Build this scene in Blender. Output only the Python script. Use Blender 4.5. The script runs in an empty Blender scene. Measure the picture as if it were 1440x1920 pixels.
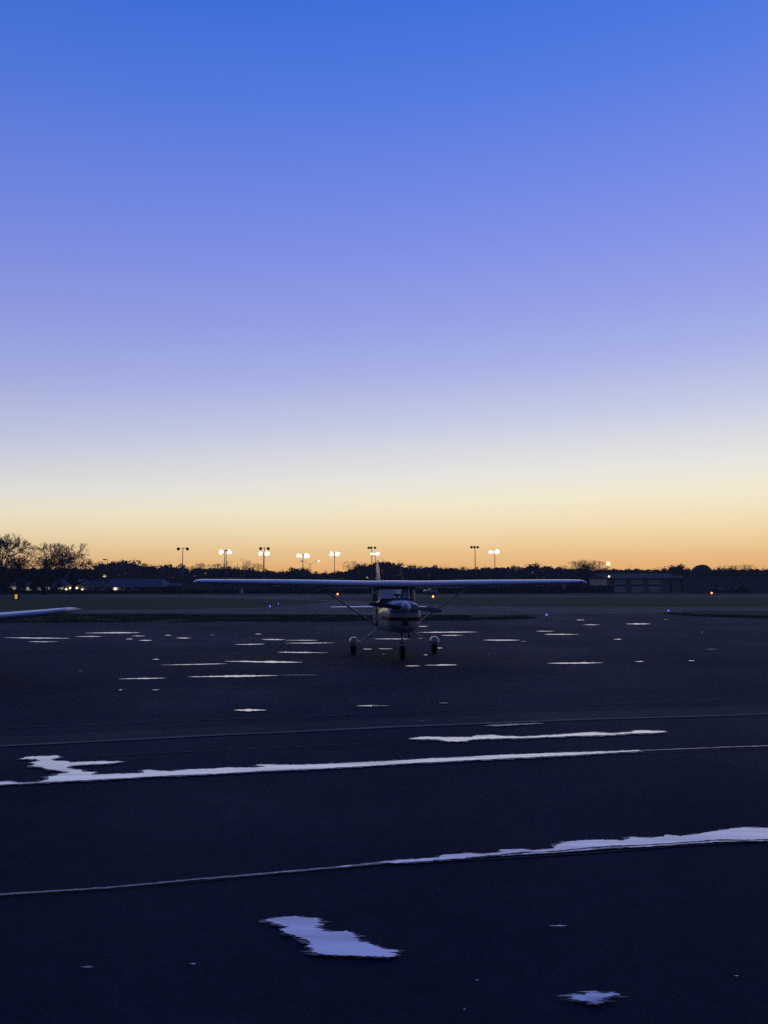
import bpy, math, random
from mathutils import Vector, Matrix, noise
from mathutils.geometry import tessellate_polygon

scene = bpy.context.scene
COL = scene.collection
rad = math.radians
R = random.Random(11)

# ------------------------------------------------------------------ camera
F, H, HZ = 1383.0, 1.80, 1098.0
PITCH = math.atan((HZ - 960.0) / F)
cam_d = bpy.data.cameras.new("camera")
cam_d.sensor_fit = 'VERTICAL'
cam_d.sensor_height = 24.0
cam_d.lens = 24.0 * F / 1920.0
cam_d.clip_start = 0.05
cam_d.clip_end = 6000.0
cam = bpy.data.objects.new("camera", cam_d)
cam.location = (0, 0, H)
cam.rotation_euler = (rad(90) + PITCH, 0, 0)
COL.objects.link(cam)
scene.camera = cam

# ------------------------------------------------------------------ sky (dusk, sun just gone below the horizon ahead)
SKY_STRENGTH = 1.0
SUN_AZ = rad(22.0)            # to the right of straight ahead (+Y)
def lin(c):
    return tuple(((v / 255.0) / 12.92 if v / 255.0 <= 0.04045 else ((v / 255.0 + 0.055) / 1.055) ** 2.4) for v in c)
SKY = [  # elevation in degrees, display colour
    (-3.0, (120, 84, 60)), (0.0, (230, 162, 98)), (1.6, (244, 189, 120)), (2.8, (247, 206, 147)), (4.6, (246, 224, 180)),
    (6.6, (244, 234, 206)), (8.7, (232, 230, 223)), (10.7, (217, 218, 225)), (12.8, (197, 203, 227)),
    (16.8, (167, 177, 228)), (20.8, (148, 158, 228)), (24.8, (131, 146, 227)), (28.6, (115, 137, 226)),
    (35.4, (84, 122, 222)), (41.0, (63, 110, 215)), (52.0, (36, 92, 216)), (70.0, (22, 78, 212)), (90.0, (15, 68, 204))]
world = bpy.data.worlds.new("World")
scene.world = world
world.use_nodes = True
nt = world.node_tree
N, L = nt.nodes, nt.links
def mth(op, a, b=None, c=None, clamp=False):
    n = N.new('ShaderNodeMath'); n.operation = op; n.use_clamp = clamp
    for i, v in enumerate((a, b, c)):
        if v is None: continue
        if isinstance(v, (int, float)): n.inputs[i].default_value = v
        else: L.new(v, n.inputs[i])
    return n.outputs[0]
tc = N.new('ShaderNodeTexCoord')
sep = N.new('ShaderNodeSeparateXYZ')
L.new(tc.outputs['Generated'], sep.inputs[0])
el = mth('MULTIPLY', mth('ARCSINE', sep.outputs[2]), 180 / math.pi)
# the glow hugs the bearing of the set sun: other bearings see the bands a little lower
sd = mth('ADD', mth('MULTIPLY', sep.outputs[0], math.sin(SUN_AZ)), mth('MULTIPLY', sep.outputs[1], math.cos(SUN_AZ)))
cosel = mth('SQRT', mth('SUBTRACT', 1.0001, mth('MULTIPLY', sep.outputs[2], sep.outputs[2])))
away = mth('SUBTRACT', 1.0, mth('DIVIDE', sd, cosel))
el2 = mth('ADD', el, mth('MULTIPLY', mth('MULTIPLY', away, 7.0), mth('MULTIPLY', mth('ABSOLUTE', el), 1 / 8.0, clamp=True)))
ramp = N.new('ShaderNodeValToRGB')
ramp.color_ramp.interpolation = 'LINEAR'
def rp(e): return math.sqrt((e + 3.0) / 93.0)
cr = ramp.color_ramp
while len(cr.elements) > 1: cr.elements.remove(cr.elements[-1])
for i, (e, c) in enumerate(SKY):
    x = cr.elements[0] if i == 0 else cr.elements.new(rp(e))
    x.position = rp(e); x.color = lin(c) + (1,)
L.new(mth('SQRT', mth('MULTIPLY', mth('ADD', el2, 3.0), 1 / 93.0, clamp=True)), ramp.inputs[0])
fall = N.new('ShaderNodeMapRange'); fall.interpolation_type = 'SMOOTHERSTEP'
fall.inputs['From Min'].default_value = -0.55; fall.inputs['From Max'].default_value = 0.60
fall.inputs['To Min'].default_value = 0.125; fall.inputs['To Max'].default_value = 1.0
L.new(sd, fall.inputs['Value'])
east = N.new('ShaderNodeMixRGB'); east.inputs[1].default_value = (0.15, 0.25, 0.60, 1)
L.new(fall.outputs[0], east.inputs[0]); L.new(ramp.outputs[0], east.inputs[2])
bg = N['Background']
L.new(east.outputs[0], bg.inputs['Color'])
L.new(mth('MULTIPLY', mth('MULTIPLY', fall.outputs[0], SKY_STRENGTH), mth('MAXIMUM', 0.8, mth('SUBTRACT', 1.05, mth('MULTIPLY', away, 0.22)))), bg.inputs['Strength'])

vs = scene.view_settings
scene.display_settings.display_device = 'sRGB'
vs.view_transform = 'Standard'
vs.look = 'None'
vs.exposure = 0.0
vs.gamma = 1.0
scene.cycles.sample_clamp_indirect = 1.0
scene.cycles.max_bounces = 6
scene.cycles.transparent_max_bounces = 16
scene.cycles.use_denoising = False
scene.cycles.denoiser = 'OPENIMAGEDENOISE'
scene.cycles.sample_clamp_direct = 6.0
scene.cycles.filter_width = 1.5

# ------------------------------------------------------------------ helpers
def ray(px, py):
    x, v = (px - 720.0) / F, (960.0 - py) / F
    c, s = math.cos(PITCH), math.sin(PITCH)
    return Vector((x, c - v * s, s + v * c))
def gp(px, py, z=0.0):                    # point of the ground seen at a pixel of the photograph
    d = ray(px, py); t = (z - H) / d.z
    return Vector((d.x * t, d.y * t, z))
def at(px, py, Y):                        # point at distance Y along the line of sight
    d = ray(px, py); t = Y / d.y
    return Vector((d.x * t, Y, H + d.z * t))
def xw(px, Y): return at(px, HZ, Y).x
def zw(py, Y): return at(720, py, Y).z

class MB:
    def __init__(s): s.v, s.f, s.m = [], [], []
    def add(s, vs, fs, mi=0):
        o = len(s.v); s.v += [tuple(v) for v in vs]
        for f in fs: s.f.append(tuple(i + o for i in f)); s.m.append(mi)
        return s
    def box(s, x0, x1, y0, y1, z0, z1, mi=0):
        return s.add([(x0,y0,z0),(x1,y0,z0),(x1,y1,z0),(x0,y1,z0),(x0,y0,z1),(x1,y0,z1),(x1,y1,z1),(x0,y1,z1)],
                     [(3,2,1,0),(4,5,6,7),(0,1,5,4),(1,2,6,5),(2,3,7,6),(3,0,4,7)], mi)
    def tube(s, pts, rs, n=8, cap=True, mi=0, flat=1.0):
        pts = [Vector(p) for p in pts]
        if not isinstance(rs, (list, tuple)): rs = [rs] * len(pts)
        rings = []
        for i, p in enumerate(pts):
            d = (pts[min(i+1, len(pts)-1)] - pts[max(i-1, 0)]).normalized()
            up = Vector((0,0,1)) if abs(d.z) < 0.93 else Vector((0,1,0))
            a = d.cross(up).normalized(); b = a.cross(d)
            rings.append([p + (a * math.cos(t) + b * (math.sin(t) * flat)) * rs[i] for t in (2*math.pi*k/n for k in range(n))])
        return s.loft(rings, cap, mi)
    def loft(s, rings, cap=True, mi=0):
        n = len(rings[0]); vs = [p for r in rings for p in r]; fs = []
        for i in range(len(rings) - 1):
            for k in range(n):
                a, b = i*n + k, i*n + (k+1) % n
                fs.append((a, b, b + n, a + n))
        if cap:
            fs.append(tuple(range(n-1, -1, -1))); fs.append(tuple((len(rings)-1)*n + k for k in range(n)))
        return s.add(vs, fs, mi)
    def ball(s, c, r, n=12, m=8, mi=0):
        c = Vector(c); r = Vector(r) if not isinstance(r, (int, float)) else Vector((r, r, r))
        rings = []
        for i in range(m + 1):
            t = math.pi * i / m
            t = min(max(t, 0.03), math.pi - 0.03)
            rings.append([c + Vector((r.x*math.sin(t)*math.cos(u), r.y*math.sin(t)*math.sin(u), -r.z*math.cos(t))) for u in (2*math.pi*k/n for k in range(n))])
        return s.loft(rings, True, mi)
    def build(s, name, mats, parent=None, smooth=False, angle=None):
        me = bpy.data.meshes.new(name)
        me.from_pydata(s.v, [], s.f)
        for m in (mats if isinstance(mats, (list, tuple)) else [mats]): me.materials.append(m)
        if any(s.m): me.polygons.foreach_set('material_index', s.m)
        if smooth:
            me.polygons.foreach_set('use_smooth', [True] * len(s.f))
            if angle: me.set_sharp_from_angle(angle=rad(angle))
        me.update()
        o = bpy.data.objects.new(name, me); COL.objects.link(o)
        if parent: o.parent = parent
        return o
def tag(o, label=None, cat=None, group=None, kind=None):
    if label: o['label'] = label
    if cat: o['category'] = cat
    if group: o['group'] = group
    if kind: o['kind'] = kind
    return o
def thing(name, label, cat, loc=(0,0,0), rz=0.0, group=None):
    o = bpy.data.objects.new(name, None); COL.objects.link(o)
    o.empty_display_size = 0.3
    o.location = loc; o.rotation_euler = (0, 0, rz)
    return tag(o, label, cat, group)
def copy_tree(o, parent=None):
    c = o.copy(); COL.objects.link(c); c.parent = parent
    for ch in list(o.children): copy_tree(ch, c)
    return c

# ------------------------------------------------------------------ materials
def mat(name, col, rough=0.6, metal=0.0, spec=0.5, var=0.0, scale=4.0, col2=None, bump=0.0, bscale=None, coat=0.0):
    m = bpy.data.materials.new(name); m.use_nodes = True
    t = m.node_tree; b = t.nodes['Principled BSDF']
    b.inputs['Base Color'].default_value = tuple(col) + (1,)
    b.inputs['Roughness'].default_value = rough
    b.inputs['Metallic'].default_value = metal
    b.inputs['Specular IOR Level'].default_value = spec
    b.inputs['Coat Weight'].default_value = coat
    b.inputs['Coat Roughness'].default_value = 0.12
    if var or col2 or bump:
        tcn = t.nodes.new('ShaderNodeTexCoord'); nz = t.nodes.new('ShaderNodeTexNoise')
        nz.inputs['Scale'].default_value = scale; nz.inputs['Detail'].default_value = 6
        t.links.new(tcn.outputs['Object'], nz.inputs['Vector'])
        if var or col2:
            r = t.nodes.new('ShaderNodeValToRGB')
            c2 = col2 or tuple(v * (1 - var) for v in col)
            r.color_ramp.elements[0].position = 0.35; r.color_ramp.elements[1].position = 0.65
            r.color_ramp.elements[0].color = tuple(c2) + (1,); r.color_ramp.elements[1].color = tuple(col) + (1,)
            t.links.new(nz.outputs['Fac'], r.inputs[0]); t.links.new(r.outputs[0], b.inputs['Base Color'])
        if bump:
            n2 = t.nodes.new('ShaderNodeTexNoise'); n2.inputs['Scale'].default_value = bscale or scale * 8
            n2.inputs['Detail'].default_value = 4
            t.links.new(tcn.outputs['Object'], n2.inputs['Vector'])
            bp = t.nodes.new('ShaderNodeBump'); bp.inputs['Strength'].default_value = bump; bp.inputs['Distance'].default_value = 0.02
            t.links.new(n2.outputs['Fac'], bp.inputs['Height']); t.links.new(bp.outputs[0], b.inputs['Normal'])
    return m
def emit(name, col, strength, rim=None, radius=None):
    m = bpy.data.materials.new(name); m.use_nodes = True
    t = m.node_tree; t.nodes.clear()
    out = t.nodes.new('ShaderNodeOutputMaterial'); e = t.nodes.new('ShaderNodeEmission')
    e.inputs['Color'].default_value = tuple(col) + (1,); e.inputs['Strength'].default_value = strength
    t.links.new(e.outputs[0], out.inputs[0])
    if rim:       # painted lamp glow: bright centre fading to a dim warm rim (object space, fixed to the lens)
        tcn = t.nodes.new('ShaderNodeTexCoord'); ln = t.nodes.new('ShaderNodeVectorMath'); ln.operation = 'LENGTH'
        t.links.new(tcn.outputs['Object'], ln.inputs[0])
        dv = t.nodes.new('ShaderNodeMath'); dv.operation = 'DIVIDE'; dv.inputs[1].default_value = radius
        t.links.new(ln.outputs['Value'], dv.inputs[0])
        r = t.nodes.new('ShaderNodeValToRGB'); r.color_ramp.interpolation = 'EASE'
        r.color_ramp.elements[0].position = 0.12; r.color_ramp.elements[0].color = tuple(col) + (1,)
        mid = r.color_ramp.elements.new(0.52); mid.color = tuple(a * .16 + b * .84 for a, b in zip(col, rim)) + (1,)
        r.color_ramp.elements[1].position = 1.0; r.color_ramp.elements[1].color = tuple(rim) + (1,)
        t.links.new(dv.outputs[0], r.inputs[0]); t.links.new(r.outputs[0], e.inputs['Color'])
    m.cycles.emission_sampling = 'NONE'
    return m

def asphalt(name, dark, light, patch=0.06, rough=0.85, spec=0.3, seam=True):
    m = bpy.data.materials.new(name); m.use_nodes = True
    t = m.node_tree; b = t.nodes['Principled BSDF']; n = t.nodes; l = t.links
    tcn = n.new('ShaderNodeTexCoord')
    def nz(scale, det=5, rough_=0.6, stretch=None):
        x = n.new('ShaderNodeTexNoise'); x.inputs['Scale'].default_value = scale; x.inputs['Detail'].default_value = det
        x.inputs['Roughness'].default_value = rough_
        if stretch:
            mp = n.new('ShaderNodeMapping'); mp.inputs['Scale'].default_value = stretch
            mp.inputs['Rotation'].default_value = (0, 0, rad(-12))
            l.new(tcn.outputs['Object'], mp.inputs[0]); l.new(mp.outputs[0], x.inputs['Vector'])
        else: l.new(tcn.outputs['Object'], x.inputs['Vector'])
        return x.outputs['Fac']
    def mix(f, a, c, mode='MIX'):
        x = n.new('ShaderNodeMixRGB'); x.blend_type = mode
        for i, v in enumerate((f, a, c)):
            if isinstance(v, (int, float)): x.inputs[i].default_value = v
            elif isinstance(v, tuple): x.inputs[i].default_value = v + (1,)
            else: l.new(v, x.inputs[i])
        return x.outputs[0]
    def rmp(src, p0, p1, v0=0.0, v1=1.0):
        x = n.new('ShaderNodeMapRange'); x.inputs[1].default_value = p0; x.inputs[2].default_value = p1
        x.inputs[3].default_value = v0; x.inputs[4].default_value = v1; l.new(src, x.inputs[0]); return x.outputs[0]
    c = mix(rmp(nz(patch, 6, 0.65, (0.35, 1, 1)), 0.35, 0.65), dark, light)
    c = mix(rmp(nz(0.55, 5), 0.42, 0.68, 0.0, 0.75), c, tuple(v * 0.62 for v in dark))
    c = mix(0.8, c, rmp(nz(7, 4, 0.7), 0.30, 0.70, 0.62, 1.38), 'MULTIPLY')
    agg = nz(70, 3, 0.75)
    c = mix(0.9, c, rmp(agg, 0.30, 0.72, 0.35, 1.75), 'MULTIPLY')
    l.new(c, b.inputs['Base Color'])
    l.new(rmp(nz(0.18, 5), 0.35, 0.7, rough - 0.12, min(1.0, rough + 0.1)), b.inputs['Roughness'])
    b.inputs['Specular IOR Level'].default_value = spec
    bp = n.new('ShaderNodeBump'); bp.inputs['Strength'].default_value = 0.6; bp.inputs['Distance'].default_value = 0.008
    l.new(agg, bp.inputs['Height']); l.new(bp.outputs[0], b.inputs['Normal'])
    return m

def water_mat(name, refl, rough, ripple=0.03, speck=0.0):
    m = bpy.data.materials.new(name); m.use_nodes = True
    t = m.node_tree; n = t.nodes; l = t.links; n.clear()
    out = n.new('ShaderNodeOutputMaterial'); mx = n.new('ShaderNodeMixShader')
    g = n.new('ShaderNodeBsdfGlossy'); g.inputs['Roughness'].default_value = rough; g.inputs['Color'].default_value = (0.97, 0.97, 1, 1)
    d = n.new('ShaderNodeBsdfPrincipled'); d.inputs['Base Color'].default_value = (0.03, 0.032, 0.036, 1); d.inputs['Roughness'].default_value = 0.5
    tcn = n.new('ShaderNodeTexCoord'); nz = n.new('ShaderNodeTexNoise'); nz.inputs['Scale'].default_value = 5.0; nz.inputs['Detail'].default_value = 3
    l.new(tcn.outputs['Object'], nz.inputs['Vector'])
    bp = n.new('ShaderNodeBump'); bp.inputs['Strength'].default_value = ripple; bp.inputs['Distance'].default_value = 0.05
    l.new(nz.outputs['Fac'], bp.inputs['Height']); l.new(bp.outputs[0], g.inputs['Normal'])
    l.new(d.outputs[0], mx.inputs[1]); l.new(g.outputs[0], mx.inputs[2]); l.new(mx.outputs[0], out.inputs[0])
    mx.inputs[0].default_value = refl
    n2 = n.new('ShaderNodeTexNoise'); n2.inputs['Scale'].default_value = 16.0 if speck else 9.0; n2.inputs['Detail'].default_value = 6
    mp = n.new('ShaderNodeMapping'); mp.inputs['Scale'].default_value = (0.25, 1, 1) if speck else (0.10, 1, 1); mp.inputs['Rotation'].default_value = (0, 0, rad(-14))
    l.new(tcn.outputs['Object'], mp.inputs[0]); l.new(mp.outputs[0], n2.inputs['Vector'])
    r = n.new('ShaderNodeMapRange'); r.inputs[1].default_value = 0.3; r.inputs[2].default_value = 0.62
    r.inputs[3].default_value = 0.15 if speck else 0.62; r.inputs[4].default_value = 1.0
    l.new(n2.outputs['Fac'], r.inputs[0])
    fr = n.new('ShaderNodeFresnel'); fr.inputs['IOR'].default_value = 1.5
    ma = n.new('ShaderNodeMath'); ma.operation = 'MULTIPLY_ADD'; ma.use_clamp = True; ma.inputs[1].default_value = 0.9 * refl; ma.inputs[2].default_value = 0.50 * refl
    l.new(fr.outputs[0], ma.inputs[0])
    mu = n.new('ShaderNodeMath'); mu.operation = 'MULTIPLY'; l.new(ma.outputs[0], mu.inputs[0]); l.new(r.outputs[0], mu.inputs[1]); l.new(mu.outputs[0], mx.inputs[0])
    return m

M = {}
M['grass'] = mat('grass', (0.022, 0.056, 0.014), 0.95, spec=0.08, scale=0.11, col2=(0.036, 0.056, 0.018), bump=0.8, bscale=6)
M['blade'] = mat('grass_blade', (0.085, 0.150, 0.062), 0.85, spec=0.1, scale=0.4, col2=(0.11, 0.14, 0.07))
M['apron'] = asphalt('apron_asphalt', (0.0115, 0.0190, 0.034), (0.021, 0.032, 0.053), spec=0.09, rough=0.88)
M['strip'] = asphalt('strip_asphalt', (0.034, 0.036, 0.040), (0.043, 0.044, 0.047), spec=0.12)
M['taxi'] = asphalt('taxiway_asphalt', (0.062, 0.050, 0.048), (0.080, 0.064, 0.060), spec=0.18)
M['tar'] = mat('tar_seal', (0.014, 0.014, 0.015), 0.7, spec=0.2)
M['line'] = mat('worn_line_paint', (0.13, 0.125, 0.10), 0.7, scale=3.0, col2=(0.055, 0.053, 0.048))
M['water'] = water_mat('puddle_water', 0.98, 0.06)
M['rippled'] = water_mat('rippled_puddle_water', 0.98, 0.24, 0.10)
M['film'] = water_mat('thin_water_film', 0.20, 0.25, 0.05)
M['damp'] = water_mat('damp_asphalt', 0.075, 0.34, 0.10)
M['shallow'] = water_mat('shallow_puddle', 0.80, 0.12, 0.05, speck=1)
M['white'] = mat('white_aircraft_paint', (0.66, 0.67, 0.68), 0.30, spec=0.5, coat=0.35, scale=2.0, col2=(0.58, 0.59, 0.60))
M['grey_metal'] = mat('grey_metal', (0.30, 0.31, 0.32), 0.4, metal=0.6)
M['rubber'] = mat('tyre_rubber', (0.018, 0.018, 0.019), 0.75, spec=0.25, scale=8, col2=(0.028, 0.027, 0.026))
M['black'] = mat('matt_black', (0.010, 0.010, 0.011), 0.6)
M['bladepaint'] = mat('propeller_grey', (0.16, 0.165, 0.18), 0.32)
M['red'] = mat('dark_red_paint', (0.15, 0.022, 0.025), 0.35, coat=0.3)
M['interior'] = mat('cabin_trim', (0.09, 0.085, 0.08), 0.8, scale=6, var=0.25)
M['rope'] = mat('tie_down_rope', (0.55, 0.53, 0.48), 0.9, scale=20, var=0.3)
M['bark'] = mat('bark', (0.050, 0.036, 0.030), 0.95, spec=0.1, scale=1.5, var=0.4)
M['twig'] = mat('twig', (0.075, 0.052, 0.042), 0.95, spec=0.1, scale=0.4, var=0.3)
M['leaf'] = mat('dark_leaf', (0.040, 0.045, 0.022), 0.85, spec=0.15, scale=0.35, col2=(0.070, 0.048, 0.034))
M['leaf_brown'] = mat('brown_leaf', (0.080, 0.050, 0.034), 0.9, spec=0.1, scale=0.35, col2=(0.045, 0.038, 0.026))
M['hedge'] = mat('hedge_leaf', (0.030, 0.046, 0.020), 0.85, spec=0.15, scale=0.4, var=0.4)
M['pole'] = mat('galvanised_pole', (0.22, 0.20, 0.18), 0.5, metal=0.4, scale=2, var=0.2)
M['fixture'] = mat('fixture_housing', (0.06, 0.05, 0.05), 0.5)
M['shingle'] = mat('blue_grey_shingle', (0.11, 0.13, 0.17), 0.95, spec=0.1, scale=1.2, col2=(0.08, 0.10, 0.13), bump=0.4, bscale=5)
M['siding'] = mat('pale_siding', (0.62, 0.60, 0.56), 0.75, scale=0.8, var=0.15)
M['brick'] = mat('tan_brick', (0.42, 0.32, 0.23), 0.85, scale=3, var=0.25, bump=0.3)
M['greenfence'] = mat('green_fence_panel', (0.13, 0.24, 0.20), 0.7, scale=0.6, var=0.25)
M['palegreen'] = mat('pale_green_panel', (0.26, 0.34, 0.31), 0.7, scale=0.6, var=0.15)
M['metal_wall'] = mat('tan_metal_cladding', (0.38, 0.35, 0.30), 0.55, scale=0.5, var=0.15)
M['blue_wall'] = mat('blue_grey_cladding', (0.27, 0.27, 0.30), 0.55, scale=0.4, var=0.15)
M['metal_roof'] = mat('grey_metal_roof', (0.12, 0.10, 0.095), 0.9, spec=0.1, scale=0.4, var=0.15)
M['door'] = mat('white_door_panel', (0.86, 0.87, 0.88), 0.5, scale=1.5, var=0.1)
M['glassdark'] = mat('dark_window', (0.012, 0.013, 0.016), 0.25)
M['carwhite'] = mat('white_car_paint', (0.65, 0.66, 0.67), 0.25, coat=0.5)
M['cardark'] = mat('dark_car_paint', (0.02, 0.021, 0.026), 0.6, spec=0.2)
M['dirt'] = mat('dirt_mound', (0.10, 0.065, 0.048), 0.95, scale=0.5, var=0.4, bump=0.8, bscale=3)
M['flood'] = emit('flood_lens_glow', (1.0, 0.92, 0.78), 4.0, rim=(0.215, 0.135, 0.066), radius=0.92)  # outer tone set near the sky so the painted glow fades into it
M['lamp_white'] = emit('white_lamp', (1.0, 0.86, 0.62), 4.0, rim=(0.3, 0.2, 0.1), radius=0.5)
M['lamp_warm'] = emit('porch_lamp', (1.0, 0.78, 0.50), 2.5)
M['lamp_sodium'] = emit('sodium_lamp', (1.0, 0.78, 0.38), 2.6)
M['win_warm'] = emit('lit_window', (1.0, 0.85, 0.58), 0.30)
M['win_dim'] = emit('dim_lit_window', (1.0, 0.86, 0.66), 0.13)
M['sign_yellow'] = emit('yellow_sign_face', (1.0, 0.62, 0.14), 0.55)
M['lamp_orange'] = emit('orange_edge_lamp', (1.0, 0.34, 0.10), 3.0)
M['lamp_blue'] = emit('blue_edge_lamp', (0.08, 0.12, 1.0), 2.5)

def plexi():
    m = bpy.data.materials.new('dusty_plexiglass'); m.use_nodes = True
    t = m.node_tree; n = t.nodes; l = t.links; n.clear()
    out = n.new('ShaderNodeOutputMaterial')
    tr = n.new('ShaderNodeBsdfTransparent'); tr.inputs['Color'].default_value = (0.90, 0.92, 0.92, 1)
    tl = n.new('ShaderNodeBsdfTranslucent'); tl.inputs['Color'].default_value = (0.8, 0.78, 0.72, 1)
    gl = n.new('ShaderNodeBsdfGlossy'); gl.inputs['Roughness'].default_value = 0.03
    fr = n.new('ShaderNodeFresnel'); fr.inputs['IOR'].default_value = 1.18
    a = n.new('ShaderNodeMixShader'); a.inputs[0].default_value = 0.28
    b = n.new('ShaderNodeMixShader')
    l.new(tr.outputs[0], a.inputs[1]); l.new(tl.outputs[0], a.inputs[2])
    l.new(fr.outputs[0], b.inputs[0]); l.new(a.outputs[0], b.inputs[1]); l.new(gl.outputs[0], b.inputs[2]); l.new(b.outputs[0], out.inputs[0])
    return m
M['plexi'] = plexi()

def striped():
    """white cowling paint with a dark red band at a fixed height of the aircraft"""
    m = bpy.data.materials.new('white_paint_red_band'); m.use_nodes = True
    t = m.node_tree; b = t.nodes['Principled BSDF']; n = t.nodes; l = t.links
    tcn = n.new('ShaderNodeTexCoord'); s = n.new('ShaderNodeSeparateXYZ'); l.new(tcn.outputs['Object'], s.inputs[0])
    r = n.new('ShaderNodeValToRGB'); r.color_ramp.interpolation = 'CONSTANT'
    mr = n.new('ShaderNodeMapRange'); mr.inputs[1].default_value = 0.5; mr.inputs[2].default_value = 1.5
    l.new(s.outputs[2], mr.inputs[0]); l.new(mr.outputs[0], r.inputs[0])
    e = r.color_ramp.elements
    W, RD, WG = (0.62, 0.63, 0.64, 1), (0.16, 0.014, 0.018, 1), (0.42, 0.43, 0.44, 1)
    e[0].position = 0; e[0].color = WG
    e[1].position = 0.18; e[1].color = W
    for p, c in ((0.455, RD), (0.545, W), (0.655, (0.10, 0.02, 0.03, 1)), (0.685, W)):
        x = e.new(p); x.color = c
    l.new(r.outputs[0], b.inputs['Base Color']); b.inputs['Roughness'].default_value = 0.32; b.inputs['Coat Weight'].default_value = 0.35
    return m
M['cowl'] = striped()

# ------------------------------------------------------------------ ground
def sheet(name, pts, z, material, kind='structure'):
    pts = [Vector((p[0], p[1], z)) for p in pts]
    tris = tessellate_polygon([pts])
    mb = MB(); fs = []
    for t in tris:
        a, b, c = (pts[i] for i in t)
        fs.append(tuple(t) if (b - a).cross(c - a).z > 0 else tuple(reversed(t)))
    mb.add(pts, fs)
    o = mb.build(name, material); tag(o, kind=kind)
    return o
G = MB(); G.add([(-640,-120,0),(640,-120,0),(640,440,0),(-640,440,0)], [(0,1,2,3)])
tag(G.build('grass_field', M['grass']), kind='structure')

def edge(pts, amp=0.12, step=0.8, seed=0):
    """subdivide a ground outline and let it wander, as turf creeping over pavement does"""
    rr = random.Random(seed); out = []
    for a, b in zip(pts[:-1], pts[1:]):
        n = max(1, min(60, int((b - a).length / step)))
        for k in range(n):
            p = a.lerp(b, k / n); w = amp if (k or a is not pts[0]) else 0
            out.append(p + Vector((rr.uniform(-w, w), rr.uniform(-w, w), 0)))
    out.append(pts[-1]); return out
# apron: from behind the camera to the turf strips, running out onto the taxiway between them
ap_far = [gp(-1500, 1172), gp(0, 1168.5), gp(250, 1166.5), gp(650, 1165.5), gp(900, 1163.5), gp(985, 1161), gp(1012, 1157.5), gp(1016, 1154)]
ap_far2 = [gp(1235, 1151.0), gp(1290, 1156), gp(1440, 1161), gp(2900, 1172)]
apron = [Vector((-160, -60, 0))] + edge(ap_far, seed=1) + edge(ap_far2, seed=2) + [Vector((160, -60, 0))]
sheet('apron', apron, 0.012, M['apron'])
# taxiway between the turf strip and the infield, widening into the apron at the right
tx = [gp(-1500, 1149.5), gp(0, 1150), gp(300, 1151), gp(620, 1152.5), gp(800, 1153.5), gp(960, 1153.2), gp(1016, 1153.5)]
tx2 = [gp(1235, 1150.6), gp(1300, 1145.8), gp(1440, 1146.5), gp(2900, 1147)]
tx_far = [gp(2900, 1139.5), gp(1440, 1139), gp(1000, 1138), gp(860, 1136.5), gp(760, 1132)]
tx_far2 = [gp(655, 1124.5), gp(540, 1126.5), gp(620, 1129.0), gp(560, 1135), gp(470, 1140), gp(300, 1143), gp(0, 1144.5), gp(-1500, 1145.5)]
sheet('taxiway', edge(tx, 0.15, 1.2, 3) + edge(tx2, 0.15, 1.2, 4) + edge(tx_far, 0.2, 1.5, 5) + edge([gp(760,1132), gp(700,1128)], .2, 1.5, 7)
      + edge([gp(640,1126.5), gp(520,1138), gp(470, 1140.5), gp(300, 1143), gp(0, 1144.5), gp(-1500, 1145.5)], 0.2, 1.5, 6), 0.016, M['taxi'])
rw = [gp(-2500, 1120), gp(330, 1120.5), gp(520, 1124.2), gp(600, 1127.2), gp(706, 1128.6), gp(640, 1126), gp(560, 1123.2), gp(640, 1121.0), gp(1000, 1119.6), gp(3500, 1119)]
rw_far = [gp(3500, 1117), gp(1000, 1117.2), gp(400, 1116.6), gp(-2500, 1116.2)]
sheet('runway', rw + rw_far, 0.020, M['taxi'])

def ribbon(name, pix, width, z, material, ends=None):
    pts = [gp(*p) for p in pix]; dense = []
    for a, b in zip(pts[:-1], pts[1:]):
        n = max(2, int((b - a).length / 0.5)); dense += [a.lerp(b, k / n) for k in range(n)]
    dense.append(pts[-1]); mb = MB(); vs = []
    for i, p in enumerate(dense):
        d = (dense[min(i+1, len(dense)-1)] - dense[max(0, i-1)]).normalized(); s = Vector((-d.y, d.x, 0))
        w = width * (0.75 + 0.5 * noise.noise(Vector((p.x * 1.3, p.y * 1.3, 7)))) / 2
        o = s * (0.04 * noise.noise(Vector((p.x * .6, p.y * .6, 3))))
        vs += [(p + o + s * w).to_3d(), (p + o - s * w).to_3d()]
    vs = [(v.x, v.y, z) for v in vs]
    n = len(dense)
    mb.add(vs, [(2*i+1, 2*i+3, 2*i+2, 2*i) for i in range(n - 1)])
    return tag(mb.build(name, material), kind='structure')
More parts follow.
